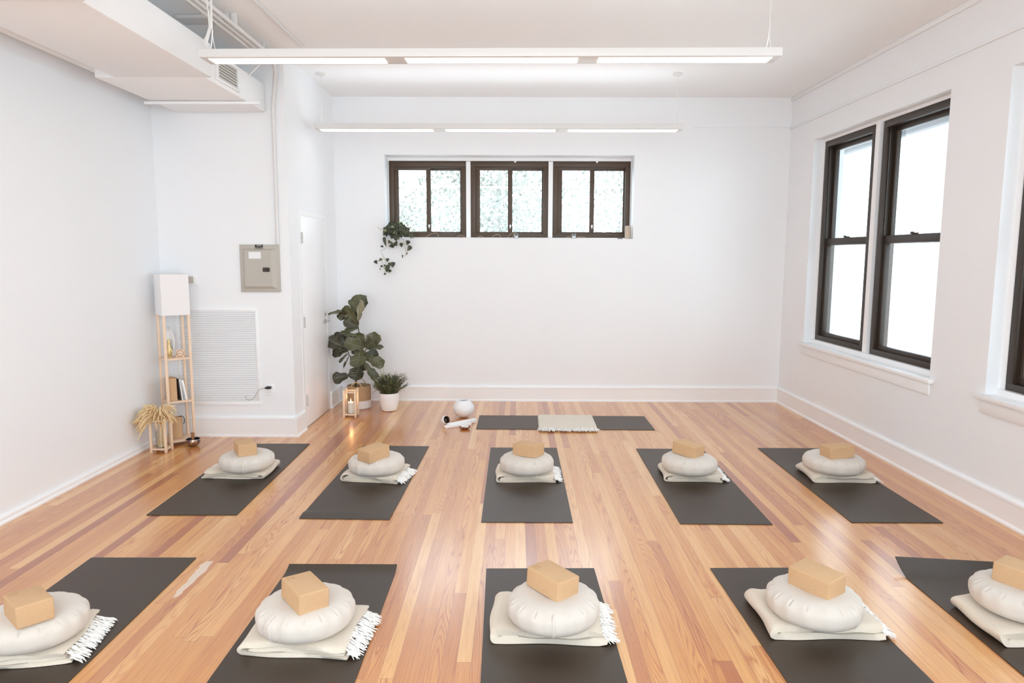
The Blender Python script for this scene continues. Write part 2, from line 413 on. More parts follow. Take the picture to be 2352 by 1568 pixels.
def window_box(a0, a1, n):
    """white lining, mullion, stool and apron round a pair of windows"""
    b = MB(); mid = (a0+a1)/2
    b.box((0.10, a1-.045, .8585), (.25, a1-.0005, 2.9795), MR).box((0.10, a0+.0005, .8585), (.25, a0+.045, 2.9795), MR)
    b.box((0.10, a0+.001, 2.98), (.25, a1-.001, RZ1-.001), MR).box((0.07, a0+.001, RZ0+.001), (.25, a1-.001, .858), MR)
    b.box((0.085, mid-.02, .8585), (.25, mid+.055, 2.9795), MR)
    b.box((-.045, a0-.06, RZ0-.03), (-.0005, a1+.06, RZ0+.004), MR, .006).box((.0, a0+.002, RZ0+.0005), (.069, a1-.002, RZ0+.004), MR)
    b.box((-.016, a0-.02, RZ0-.125), (0, a1+.02, RZ0-.0305), MR, .004)
    struct(b.build('trim_%d' % (3+n), 'trim_paint'), 'white painted sill, apron and lining of windows in right wall')
for n, (a0, a1) in enumerate(OPEN):
    window_box(a0, a1, 1+n); mid = (a0+a1)/2
    dh_window(a1-.045, mid+.085); dh_window(mid-.045, a0+.045)
# ---------------------------------------------------------------- back windows (three sliders)
def slider(x0, x1, n):
    z0, z1 = 1.98, 2.889; Y = 8.68
    root = struct(empty('window_%d' % n, ((x0+x1)/2, Y, z0))); R = Matrix.Translation(-root.location)
    root['label'] = 'dark brown horizontal sliding window high in back wall'
    b = MB(); f = .06
    b.box((x0, Y, z0+.0453), (x0+f, Y+.09, z1-.0653), R, .002).box((x1-f, Y, z0+.0453), (x1, Y+.09, z1-.0653), R, .002)
    b.box((x0, Y, z1-.065), (x1, Y+.09, z1), R, .004).box((x0, Y, z0), (x1, Y+.09, z0+.045), R, .004)
    b.box((x0+f, Y+.012, z1-.08), (x1-f, Y+.02, z1-.06), R, .002)
    b.build('window_frame', 'brown_frame', root)
    m = (x0+x1)/2 + .008
    def sash(a, c, y, sl, sr):
        b = MB(); za, zb = z0+.035, z1-.055
        b.box((a, y, za+.0353), (a+sl, y+.03, zb-.0503), R, .0015).box((c-sr, y, za+.0353), (c, y+.03, zb-.0503), R, .0015)
        b.box((a, y, za), (c, y+.03, za+.035), R, .003).box((a, y, zb-.05), (c, y+.03, zb), R, .003)
        o = b.build('sash', 'brown_frame', root)
        MB().box((a+sl, y+.013, za+.035), (c-sr, y+.017, zb-.05), R).build('pane', 'window_glass', o); return o
    l = sash(x0+f-.005, m+.028, Y+.015, .058, .055); sash(m-.02, x1-f+.005, Y+.05, .03, .022)
    MB().box((m-.006, Y+.0, z0+.125), (m+.014, Y+.016, z0+.155), R, .004).box((m-.002, Y+.002, z0+.11), (m+.009, Y+.016, z0+.13), R, .003).build('latch', 'trim_paint', l, label='small white latch')
slider(-1.545, -.612, 1); slider(-.558, .382, 2); slider(.438, 1.373, 3)
b = MB()
for x in (-.585, .41): b.box((x-.027, 8.672, 1.9825), (x+.027, 8.77, 2.8855))
b.box((BX0+.0005, 8.66, 2.89), (BX1-.0005, 8.77, BZ1-.0005)).box((BX0+.0005, 8.66, BZ0+.0005), (BX1-.0005, 8.77, 1.9795)).box((BX0+.0005, 8.67, 1.98), (-1.5455, 8.77, 2.8895)).box((1.3735, 8.67, 1.98), (BX1-.0005, 8.77, 2.8895))
struct(b.build('trim_7', 'trim_paint'), 'white posts and lining between the three high windows')
b = MB()
for x in (-.02, .845+.12): b.box((x-.012, 8.665, 2.872), (x+.012, 8.678, 2.91), None, .002)
struct(b.build('trim_8', 'trim_paint'), 'two small white curtain clips above the high windows')
# ---------------------------------------------------------------- door in closet side
d = struct(empty('door_1', (XC, 7.5, 0))); R = Matrix.Translation(-d.location)
MB().box((XC-.01, 7.055, .012), (XC+.006, 7.90, 2.145), R, .003).build('door_leaf', 'trim_paint', d)
b = MB(); b.box((XC-.01, 6.985, 0), (XC+.004, 7.045, 2.155), R).box((XC-.01, 7.91, 0), (XC+.004, 7.97, 2.155), R).box((XC-.01, 6.985, 2.156), (XC+.0045, 7.97, 2.2), R)
b.build('door_casing', 'trim_paint', d)
MB().box((XC-.02, 7.05, 0.001), (XC+.004, 7.905, .012), R).build('door_gap_shade', 'paper_grey', d)  # grey strip painted in as the shade of the gap under the door
for z in (1.93, 1.085, .285):
    b = MB(); b.box((XC+.003, 7.045, z-.055), (XC+.012, 7.085, z+.055), R, .002).tube([(XC+.016, 7.06, z-.055), (XC+.016, 7.06, z+.055)], .006, 8, R); b.build('hinge', 'hinge_metal', d)
b = MB(); b.lathe([(.0, 0), (.028, 0), (.028, .006), (.012, .012), (.01, .045), (0, .045)], 16, R @ T(XC+.006, 7.84, 1.03) @ Euler((0, PI/2, 0)).to_matrix().to_4x4())
b.tube([(XC+.048, 7.85, 1.03), (XC+.05, 7.81, 1.03), (XC+.05, 7.73, 1.026)], .009, 8, R); b.lathe([(0, 0), (.02, 0), (.02, .008), (0, .01)], 14, R @ T(XC+.006, 7.84, 1.1) @ Euler((0, PI/2, 0)).to_matrix().to_4x4())
b.build('door_handle', 'chrome', d, label='chrome lever handle')
# ---------------------------------------------------------------- ceiling services
duct = tag(empty('air_duct', (-2.7, 5.2, 3.066)), 'large white painted rectangular air duct under ceiling along left wall', 'duct'); R = Matrix.Translation(-duct.location)
b = MB(); b.box((-3.15, 5.42, 3.066), (-2.32, 6.69, 3.317), R, .012).box((-3.01, 3.5, 3.07), (-2.275, 5.44, 3.317), R, .012)

b.build('duct_body', 'duct_paint', duct)
MB().box((-3.06, 3.3, 3.0), (-2.13, 3.66, 3.34), R, .02).build('collar', 'duct_paint', duct)
v = empty('supply_vent'); v.parent = duct
b = MB(); X = -2.32
for (a, c, e, g) in ((5.60, 6.05, 3.275, 3.298), (5.60, 6.05, 3.098, 3.12), (5.60, 5.635, 3.1205, 3.2745), (6.02, 6.05, 3.1205, 3.2745)): b.box((X, a, e), (X+.018, c, g), R, .004)
b.build('vent_frame', 'duct_paint', v)
b = MB()
for i in range(7):
    z = 3.13+i*.0225; b.box((-.008, 0, -.002), (.012, .39, .002), R @ T(X+.008, 5.633, z, 0, 0, .6))
b.build('louvers', 'duct_paint', v)
MB().box((X+.0005, 5.63, 3.115), (X+.002, 6.025, 3.28), R).build('vent_backing', 'panel_grey', v, label='grey opening behind louvers')
tag(MB().box((-3.19, 6.19, 3.036), (-2.20, 6.225, 3.062), None, .008).build('duct_support_bar', 'duct_paint'), 'thin white bar crossing under far end of the air duct', 'bar')
tag(MB().tube([(-3.30, 3.3, 3.22), (-3.30, 6.3, 3.22)], .05, 14).build('round_pipe', 'duct_paint'), 'round white pipe running between air duct and left wall', 'pipe')
b = MB(); b.tube([(-2.185, 6.32, H), (-2.20, 6.31, 3.42), (-2.312, 6.29, 3.30)], .008, 6); tag(b.build('duct_hanger_strap', 'fixture_white'), 'thin white strap hanging the duct end from ceiling', 'strap')
pipes = [(-2.16, .016, 'white conduit nearest the room, running above the air duct'), (-2.215, .014, 'middle white conduit of three above the air duct'), (-2.27, .014, 'innermost white conduit of three, tight against the air duct')]
for x, r, lb in pipes:
    pts = [(x, 3.2, 3.5), (x, 6.3, 3.5), (x, 6.52, 3.49), (x-.0, 6.63, 3.43), (x-.0, 6.672, 3.33), (x-.0, 6.678, 3.2)]
    if x == pipes[0][0]: pts = [(x, 3.2, 3.5), (x, 6.2, 3.5), (x-.005, 6.48, 3.48), (x-.03, 6.6, 3.41), (x-.06, 6.66, 3.3), (-2.248, 6.675, 3.1), (-2.25, 6.678, 1.86)]
    else: pts = [(x, 3.2, 3.5), (x, 6.68, 3.5)]
    b = MB(); b.tube(pts, r, 10)
    for yy in (4.2, 5.6): b.box((x-.02, yy, 3.5), (x+.02, yy+.025, H), None, .003)
    tag(b.build('conduit', 'fixture_white'), lb, 'pipe', 'conduits above the duct')
tag(MB().tube([(-1.885, 3.2, H-.012), (-1.885, 6.42, H-.012)], .011, 8).build('conduit', 'fixture_white'), 'single thin white conduit fixed flat to the open ceiling', 'pipe')
tag(MB().box((-2.62, 5.62, H-.03), (-2.25, 5.79, H), None, .008).build('strut_channel', 'fixture_white'), 'short white channel plate on ceiling crossing above conduits', 'bracket')
# ---------------------------------------------------------------- pendant lights
def pendant(cx, cy, rz, L, label, cords):
    r = tag(empty('pendant_light', (cx, cy, 3.02), rz), label, 'pendant light', 'long white pendant lights')
    b = MB(); b.box((-L/2, -.09, .004), (L/2, .09, .058), None, .006); b.build('housing', 'fixture_white', r)
    seg = [(-1.80, -.655), (-.52, .595), (.73, 1.835)]
    f = (L-.10)/3.64
    for a, c in ((-1.82, -.673), (-.54, .577), (.709, 1.816)):
        MB().box((a*f, -.058, 0), (c*f, .058, .006), None, .001).build('diffuser', 'lamp_diffuser', r, label='glowing flat diffuser')
    MB().box((-L/2+.1, -.06, .058), (L/2-.1, .06, .06)).build('uplight_diffuser', 'lamp_uplight', r)
    for x in (-L/2+.06, L/2-.06):
        b = MB(); b.tube([(x-.02, 0, .06), (x-.005, 0, .14), (x, 0, .2)], .004, 6); b.tube([(x, 0, .2), (x, 0, H-3.02-.02)], .0022, 6)
        b.tube([(x+.015, 0, .06), (x, 0, .16)], .002, 5); b.build('cable', 'fixture_white', r)
        MB().lathe([(0, -.022), (.045, -.02), (.05, -.01), (.05, 0)], 20, T(x, 0, H-3.02)).build('ceiling_cup', 'fixture_white', r)
    if cords:
        b = MB()
        for k in range(4):
            random.seed(k); o = [random.uniform(-.02, .02) for _ in range(6)]
            x = -L/2+.04
            b.tube([(x, 0, .5), (x+o[0], .01, .38), (x+o[1], 0, .22), (x-.03+o[2], 0, .12), (x+.01*k, 0, .05)], .0045, 6)
        b.tube([(-L/2+.02, 0, .16), (-L/2+.02, -.01, .1), (-L/2+.06, -.02, .055)], .006, 6)
        b.build('feed_wires', 'fixture_white', r)
    return r
pendant(-.185, 4.775, -.015, 3.74, 'nearer and larger of two long white hanging lights, three glowing panels', True)
pendant(-.185, 7.36, -.003, 3.72, 'farther of two long white hanging lights, in front of the high windows', False)
# ---------------------------------------------------------------- wall fittings
p = tag(empty('breaker_panel', (-2.42, YA, 1.41)), 'grey metal electrical panel on the alcove wall', 'electrical panel')
x0, x1, z0, z1 = -.195, .18, 0.0, .447
b = MB(); b.box((x0, -.022, z0), (x1, 0, z1), None, .003)
b.build('cover', 'panel_grey', p)
fr = -.045
vs = [(x0+.03, -.022, z0+.032), (x1-.03, -.022, z0+.032), (x1-.03, -.022, z1-.04), (x0+.03, -.022, z1-.04), (x0+.055, fr, z0+.055), (x1-.07, fr, z0+.055), (x1-.07, fr, z1-.055), (x0+.055, fr, z1-.055)]
dr = MB().add(vs, [(4, 5, 6, 7), (0, 1, 5, 4), (1, 2, 6, 5), (2, 3, 7, 6), (3, 0, 4, 7)]).build('door', 'panel_grey', p, smooth=False)
MB().box((-.1+.0, fr-.0015, .315), (.015, fr, .378)).build('paper_label', 'paper_white', dr, label='white rectangular sticker', smooth=False)
MB().box((.03, fr-.012, .192), (.095, fr, .232), None, .004).box((.068, fr-.014, .2), (.09, fr-.01, .226), None, .002, mi=1).build('handle', ['panel_dark', 'black_plastic'], dr, label='dark latch handle')
MB().box((-.045, -.0245, .410), (.028, -.022, .446)).box((-.028, -.026, .433), (.016, -.0245, .441), mi=1).box((-.042, -.026, .415), (.0, -.0245, .419), mi=1).box((.006, -.026, .414), (.024, -.0245, .42), mi=1).build('name_plate', ['black_plastic', 'panel_grey'], p, smooth=False, label='small black maker plate')
for x, z in ((x0+.018, .335), (x1-.018, .335), (x0+.018, .115), (x1-.018, .115)):
    MB().lathe([(0, 0), (.006, 0), (.005, .003), (0, .004)], 12, T(x, -.022, z, 0, PI/2)).build('screw', 'chrome', p)
g = tag(empty('return_air_grille', (-2.87, YA, .31)), 'large white louvred return air grille low on alcove wall', 'grille')
gx0, gx1, gz0, gz1 = -.39, .40, 0, .945
b = MB(); b.box((gx0, -.012, gz0), (gx1, 0, gz0+.042), None, .003).box((gx0, -.012, gz1-.028), (gx1, 0, gz1), None, .003).box((gx0, -.012, gz0+.0425), (gx0+.028, 0, gz1-.0285), None, .001).box((gx1-.028, -.012, gz0+.0425), (gx1, 0, gz1-.0285), None, .001)
b.build('grille_frame', 'trim_paint', g)
b = MB(); ns = 49
for i in range(ns):
    z = .05 + i*(.86/(ns-1)); b.box((gx0+.025, -.006, -.001), (gx1-.025, .006, .001), T(0, -.006, z, 0, .75))
b.build('louvers', 'trim_paint', g)
MB().box((gx0+.02, -.002, .03), (gx1-.02, -.0005, gz1-.02)).build('filter', 'filter_grey', g, label='grey filter behind the louvres')
t = tag(empty('thermostat', (-3.085, YA, 1.52)), 'small beige thermostat on alcove wall beside lampshade', 'thermostat')
MB().box((-.06, -.02, -.045), (.06, 0, .06), None, .006).build('backplate', 'trim_paint', t)
MB().box((-.055, -.035, -.03), (.02, -.018, .035), None, .004).build('sensor_cover', 'panel_grey', t, label='grey beige cover')
o = tag(empty('wall_outlet', (-2.372, YA, .405)), 'white duplex outlet plate low on alcove wall', 'outlet')
b = MB(); b.box((-.038, -.008, 0), (.038, 0, .118), None, .003); b.build('plate', 'trim_paint', o)
for z in (.033, .085):
    b = MB(); b.lathe([(0, 0), (.017, 0), (.016, .003), (0, .003)], 16, T(0, -.008, z, 0, PI/2)); b.box((-.007, -.0118, z), (-.004, -.0108, z+.009), mi=1).box((.004, -.0118, z), (.007, -.0108, z+.009), mi=1); b.build('socket', ['trim_paint', 'paper_grey'], o)
pc = tag(empty('plug_cable', (-2.372, YA-.01, .49)), 'thin beige cable with black plug looping from outlet', 'cable')
b = MB(); b.box((-.034, -.045, -.012), (.012, -.008, .014), None, .008); b.box((-.05, -.035, -.01), (-.02, -.015, .004), None, .005); b.build('plug', 'black_plastic', pc, label='black plug')
cv = [(-.045, -.03, -.004), (-.07, -.034, -.006), (-.1, -.035, -.02), (-.125, -.035, -.05), (-.145, -.035, -.085), (-.175, -.03, -.113), (-.21, -.025, -.122), (-.235, -.022, -.112), (-.243, -.018, -.095), (-.235, -.015, -.085)]
b = MB(); b.tube(cr(cv), .0024, 6); b.build('wire', 'cord_beige', pc)
# ---------------------------------------------------------------- mats, blankets, cushions, blocks
def mat_mesh(w_, l_, curl=None, th=.006):
    nx, ny = 16, 48
    def zz(u, v):     # u across 0..1, v 0 far .. 1 near
        z = 0
        if curl == 'near':  d = max(0, (v-.93)/.07); z = .010*math.sin(min(1, d*1.2)*PI) * 1.0
        if curl == 'far':   d = max(0, (.05-v)/.05); z = .020*d*d
        if curl == 'corner':
            d = max(0, 1-v*l_/.15); e = max(0, 1-u*.45); z = .066*d**1.6*e
        return z
    b = MB()
    for s in (0, 1):
        b.grid(lambda a, c: ((a-.5)*w_, (.5-c)*l_, zz(a, c)+(th if s else 0)), nx, ny)
    k = nx*ny
    ring = [i for i in range(nx)] + [j*nx+nx-1 for j in range(1, ny)] + [(ny-1)*nx+i for i in range(nx-2, -1, -1)] + [j*nx for j in range(ny-2, 0, -1)]
    for a, c in zip(ring, ring[1:]+ring[:1]): b.f.append((a, c, c+k, a+k)); b.mi.append(0)
    return b
rowb = dict(A=(-2.237, 6.416, .019, None), B=(-1.109, 6.359, -.022, 'near'), C=(.074, 6.319, .002, None), D=(1.412, 6.305, -.009, None), E=(2.543, 6.349, .002, None))
rowf = dict(F=(-2.168, 3.911, .012, None), G=(-.974, 3.795, .005, 'far'), H=(.142, 3.799, .02, None), I=(1.413, 3.823, .024, None), J=(2.465, 3.835, -.004, 'corner'))
where = dict(A='in far row, nearest the left wall and shelf lamp', B='in far row, second from the left wall', C='in middle of the far row', D='in far row, second from the right wall', E='in far row, nearest the right wall',
             F='in near row at left edge, beside pale floor patch', G='in near row, second from left', H='in middle of the near row', I='in near row, second from right, with bluish window sheen', J='in near row at right edge, its far corner curling up')
ML = 1.823
for k_, (x, y, rz, curl) in {**rowb, **rowf}.items():
    o = mat_mesh(.61, ML, curl).build('yoga_mat', 'yoga_mat_rubber', ang=60)
    c, s = math.cos(rz), math.sin(rz); o.location = (x + s*ML/2, y - c*ML/2, 0); o.rotation_euler = (0, 0, rz)
    tag(o, 'dark charcoal yoga mat ' + where[k_], 'yoga mat', 'charcoal yoga mats in two rows')
o = mat_mesh(ML, .61).build('yoga_mat', 'yoga_mat_rubber', ang=60); o.location = (.508, 7.63-.305, 0); o.rotation_euler = (0, 0, -.003)
tag(o, 'dark charcoal yoga mat lying crosswise in front of the back wall', 'yoga mat')
MT = .0065
def fringe(b, x, ya, yb, z, ln, n, seed, sgn=1, spread=.5, zt=.0, axis='x', drop=True):
    rnd = random.Random(seed)
    for i in range(n):
        y = ya + (yb-ya)*(i+.5)/n + rnd.uniform(-.004, .004)
        for q in range(2):
            a = rnd.uniform(-spread, spread); L = ln*rnd.uniform(.7, 1.15)
            zz = z + rnd.uniform(0, zt); ze = rnd.uniform(.002, .010) if drop else zz
            p0 = Vector((x, y, zz)); pts = []
            for t in (0, .25, .5, .75, 1):
                pts.append((p0.x + sgn*L*t*math.cos(a), p0.y + L*t*math.sin(a) + .004*math.sin(t*9+i), max(.003, zz*(1-t)**1.3 + ze*t + .010*math.sin(t*PI))))
            if axis == 'y': pts = [(p[1], p[0], p[2]) for p in pts]
            b.tube(pts, [.0026, .0034, .003, .0034, .0016], 5)
def blanket(style, w_=.50, d_=.36, seed=1):
    """folded blanket: fold at -x, fringed ends at +x; origin at centre of its base"""
    rnd = random.Random(seed); rec = []
    def strip(path, t, jy):
        # path: centre line in xz; returns closed outline
        n = len(path); L = []; Rr = []
        for i, p in enumerate(path):
            q0 = path[max(0, i-1)]; q1 = path[min(n-1, i+1)]; dx, dz = q1[0]-q0[0], q1[1]-q0[1]; l = math.hypot(dx, dz) or 1
            nx, nz = -dz/l, dx/l; e = t/2*(.55 if i in (0, n-1) else 1)
            L.append((p[0]+nx*e, p[1]+nz*e)); Rr.append((p[0]-nx*e, p[1]-nz*e))
        return L + Rr[::-1], jy
    def line(x0, x1, z, n=16): return [(x0+(x1-x0)*i/(n-1), z) for i in range(n)]
    def arc(cx, cz, r, a0, a1, n=9, sx=1): return [(cx+math.cos(a0+(a1-a0)*i/(n-1))*r*sx, cz+math.sin(a0+(a1-a0)*i/(n-1))*r) for i in range(n)]
    h = w_/2; outl = []
    if style == 'thick':      # two thick layers with a small inner curl
        t = .032; zt = .057
        outl.append(strip(line(h, -h+.035, t/2) + arc(-h+.035, .0365, .0205, -PI/2, -PI*1.5, 11, 1.25)[1:-1] + line(-h+.035, h-.02, zt), t, 0))
        outl.append(strip(arc(-h+.06, .033, .008, 0, PI*1.6, 8, 1.4) + line(-h+.05, -h+.12, .032, 5), .012, .004))
    elif style == 'thin':     # many thin layers
        t = .0095; z = [.0055+.0125*i for i in range(5)]
        outl.append(strip(line(h, -h+.035, z[0]) + arc(-h+.035, (z[0]+z[4])/2, (z[4]-z[0])/2, -PI/2, -PI*1.5, 11, 1.2)[1:-1] + line(-h+.035, h-.01, z[4]), t, 0))
        outl.append(strip(line(h-.015, -h+.045, z[1]) + arc(-h+.045, (z[1]+z[2])/2, .006, -PI/2, -PI*1.5, 7, 1.6)[1:-1] + line(-h+.045, h-.025, z[2]), t*.95, .005))
        outl.append(strip(line(h-.012, -h+.06, z[3]), t, .003))
    else:                     # 'three': three medium layers
        t = .0185; z = [.0095, .031, .0525]
        outl.append(strip(line(h, -h+.035, z[0]) + arc(-h+.035, (z[0]+z[2])/2, (z[2]-z[0])/2, -PI/2, -PI*1.5, 11, 1.25)[1:-1] + line(-h+.035, h-.02, z[2]), t, 0))
        outl.append(strip(line(h-.02, -h+.05, z[1]), t*.9, .006))
    b = MB(); NY = 18
    f1, f2, f3 = rnd.uniform(0, 6), rnd.uniform(0, 6), rnd.uniform(0, 6)
    def deform(x, v, z, jy):
        y = (v-.5)*(d_-2*jy)
        edge = min(v, 1-v)*d_
        rr = math.hypot(x/.2, y/.17); press = .20*math.exp(-rr**4)
        e2 = 1-.10*math.exp(-edge/.012)
        zz = z*(1-press)*e2 + z*.10*math.sin(x*11+f1)*math.sin(y*9+f2) + z*.08*math.sin(x*34+f3+z*40)*math.exp(-edge/.05)
        y += .006*math.sin(x*15+z*60+f2)*(1 if v > .5 else -1)*math.exp(-edge/.04) - (.05-z)*.12*(1 if v > .5 else -1)*math.exp(-edge/.02)*0
        x += .006*math.sin(y*18+z*50+f1)
        return (x, y, max(zz, .0015))
    for ol, jy in outl:
        n = len(ol); vs = []; fs = []
        for j in range(NY):
            v = j/(NY-1); sc = 1
            for (x, z) in ol: vs.append(deform(x, v, z, jy))
        for j in range(NY-1):
            for i in range(n): fs.append((j*n+i, j*n+(i+1) % n, (j+1)*n+(i+1) % n, (j+1)*n+i))
        m = n//2                                  # end caps as quads across the strip
        for base in (0, (NY-1)*n):
            for i in range(m-1): fs.append((base+i, base+i+1, base+n-2-i, base+n-1-i))
        b.add(vs, fs)
    return b
def make_blanket(style, w_, d_, seed, fr=1):
    root = empty('folded_blanket')
    o = blanket(style, w_, d_, seed).build('wool_body', 'wool_blanket', root, ang=70)
    b = MB()
    if fr:
        fringe(b, w_/2-.008, -d_/2+.005, d_/2-.01, .016, .062, 46, seed, 1, .45, .012)
        fringe(b, w_/2-.025, -d_/2+.01, d_/2-.02, .036, .062, 30, seed+5, 1, .4, .014)
    else:
        fringe(b, w_/2-.02, -d_/2+.005, -d_/2+.05, .01, .07, 8, seed, 1, .5, .012)
    b.build('fringe', 'wool_fringe', root, label='bright white tasselled fringe')
    return root
def cushion():
    root = empty('meditation_cushion')
    A, Hh = .212, .073; nu, nv = 288, 64
    def prof(th, ph, off=0):       # ph 0 top .. 1 bottom
        a = ph*PI
        r = math.sin(a); z = math.cos(a)
        rr = abs(r)**.50; zz = (abs(z)**.80)*(1 if z > 0 else -1)
        # pleats: short creases on top and underside edge
        pl = 0; seg = th/(2*PI)*16; fr_ = seg-math.floor(seg)-.5; idx = int(math.floor(seg))
        g = math.exp(-(fr_/.055)**2); reach = math.exp(-((ph-.29)/.055)**2)
        pl = -.007*g*reach*(.4+.6*abs(math.sin(idx*2.3)))
        puff = .0035*math.cos(fr_*2*PI)*math.exp(-((ph-.36)/.16)**2)
        seam = -.002*math.exp(-((th-4.05)/.012)**2) * (1 if .2 < ph < .8 else 0) - .002*math.exp(-((th-4.33)/.012)**2) * (1 if .2 < ph < .8 else 0)
        dimp = -.016*math.exp(-(rr/.45)**2)*(1 if z > 0 else 0)
        R_ = (A+off)*rr*(1+.015*math.sin(2*th+.6)) + pl*rr + puff + seam
        return (R_*math.cos(th), R_*math.sin(th), Hh + (Hh+off)*zz*(1 if z < 0 else .98) + dimp + pl*1.2)
    b = MB(); b.grid(lambda u, v: prof(u*2*PI, .004+v*.992), nu, nv, closeu=True)
    n0 = len(b.v); b.v.append((0, 0, Hh*1.98-.018)); b.v.append((0, 0, .001))
    for i in range(nu): b.f.append((i, (i+1) % nu, n0)); b.mi.append(0); b.f.append(((nv-1)*nu+(i+1) % nu, (nv-1)*nu+i, n0+1)); b.mi.append(0)
    b.build('cover', 'cushion_cotton', root, ang=180)
    s = MB(); s.grid(lambda u, v: prof(4.12+u*.085, .24+v*.56, .0035 if .02 < v < .98 and .02 < u < .98 else -.001), 6, 24)
    s.build('carry_strap', 'cushion_cotton', root, ang=80)
    for t0 in (3.98, 4.42):
        s = MB(); s.grid(lambda u, v: prof(t0+u*.012, .22+v*.6, .0012), 3, 24)
        s.build('side_seam', 'cushion_cotton', root, ang=80)
    return root
def block_mesh(L=.212, W_=.141, h=.095): return MB().box((-L/2, -W_/2, 0), (L/2, W_/2, h), None, .007, 3)
block_me = block_mesh()
cproto = cushion()
first = [True]
# key: blanket (x centre, y centre, rz, style, w, d, mirror fringe) / cushion (x, y, rot, sx) / block (x, y, yaw, tiltx, tilty)
ST = dict(
 A=((-2.22, 5.54, .0, 'three', .50, .36, 0, PI), (-2.152, 5.47, .75, 1.0, 1.0), (-2.286, 5.779, .095, .538, -.022, .022, 1)),
 B=((-1.115, 5.455, -.17, 'thin', .47, .34, 1, 0), (-1.103, 5.42, .05, 1.02, 1.0), (-1.21, 5.831, .040, .937, .028, -.053, 0)),
 C=((.078, 5.49, .0, 'thin', .47, .36, 1, 0), (.089, 5.45, .9, 1.02, 1.0), (.109, 5.785, .091, .998, -.034, .012, 1)),
 D=((1.405, 5.52, -.06, 'thin', .46, .35, 1, 0), (1.384, 5.46, 1.7, 1.02, 1.0), (1.491, 5.944, .057, .726, .078, .007, 1)),
 E=((2.575, 5.51, -.02, 'thick', .49, .34, 1, 0), (2.536, 5.47, 1.0, 1.1, 1.0), (2.747, 5.869, .065, .231, -.037, -.048, 0)),
 F=((-2.20, 2.97, .16, 'three', .52, .36, 1, 0), (-2.155, 2.96, -.25, 1.02, 1.0), (-2.36, 3.22, .01, .839, -.052, .005, 1)),
 G=((-.962, 3.08, -.07, 'three', .50, .38, 1, 0), (-.965, 3.07, .05, 1.03, 1.0), (-1.048, 3.317, .043, .682, .03, .034, 1)),
 H=((.158, 3.19, -.03, 'thick', .53, .36, 1, 0), (.18, 3.12, .5, 1.02, 1.0), (.188, 3.419, .065, .718, .052, .032, 1)),
 I=((1.45, 3.25, -.0, 'thick', .53, .37, 1, 0), (1.42, 3.18, 1.2, 1.02, 1.0), (1.545, 3.441, .072, .601, .036, -.08, 1)),
 J=((2.455, 3.20, .0, 'thick', .50, .37, 1, 0), (2.455, 3.24, 1.9, 1.04, 1.0), (2.64, 3.50, .07, .6, .03, -.02, 1)))
row = lambda k: 'far row' if k in 'ABCDE' else 'near row'
pos = dict(A='nearest the left wall', B='second from left', C='in the middle', D='second from right', E='nearest the right wall', F='at left picture edge', G='second from left', H='in the middle', I='second from right', J='cut by right picture edge')
bldesc = dict(A='cream wool blanket with only a fringe tip at left', B='cream wool blanket in thin folds, fringe fanned to the right', C='cream wool blanket in thin even folds with short fringe', D='cream wool blanket in many thin layers',
              E='cream wool blanket rolled thick', F='cream wool blanket with long tangled fringe', G='cream wool blanket with full white fringe spilling off the mat', H='thick cream wool blanket with plump fold', I='thick cream wool blanket with pointed fringe corner', J='thick cream wool blanket, fold end showing')
for n, (k, (B_, C_, K_)) in enumerate(ST.items()):
    x, y, rz, style, w_, d_, fr_, flip = B_
    o = make_blanket(style, w_, d_, 10+n, fr_)
    o.location = (x, y, MT); o.rotation_euler = (0, 0, rz+flip)
    tag(o, '%s, %s %s' % (bldesc[k], row(k), pos[k]), 'blanket', 'folded blankets under the cushions')
    bh = {'thick': .073, 'thin': .061, 'three': .062}[style]*.84
    c = cproto if first[0] else copy_tree(cproto); first[0] = False
    c.location = (C_[0], C_[1], MT+bh-.004); c.rotation_euler = (.0, 0, C_[2]); c.scale = (C_[3], C_[3], 1)
    tag(c, 'round off-white meditation cushion in %s, %s' % (row(k), pos[k]), 'cushion', 'round meditation cushions')
    long_ = K_[6]; zt = MT+bh+.146-.016; sc = (CAM.z-zt)/(CAM.z-K_[2])      # slide the block along to the cushion top
    kb = block_mesh().build('cork_block', 'cork', ang=60)
    kb.location = (K_[0]*sc, K_[1]*sc, zt); kb.rotation_euler = (K_[5], -K_[4], K_[3]+PI/2) if long_ else (K_[4], K_[5], K_[3])
    tag(kb, 'tan cork yoga block on the %s cushion %s' % (row(k), pos[k]), 'yoga block', 'cork yoga blocks on cushions')
    if k in 'FGH':
        s = MB(); h = .0952; cx = .075 if long_ else -.06; cy = .03 if long_ else 0
        s.box((cx-.016, cy-.010, h), (cx+.012, cy+.002, h+.0004)).box((cx-.008, cy+.006, h), (cx+.014, cy+.012, h+.0004))
        s.tube([(cx-.02, cy+.016, h), (cx-.01, cy+.022, h), (cx+.004, cy+.018, h), (cx+.016, cy+.024, h)], .003, 6, flat=.15)
        s.build('stamped_mark', 'cork_stamp', kb, label='small pressed mark')
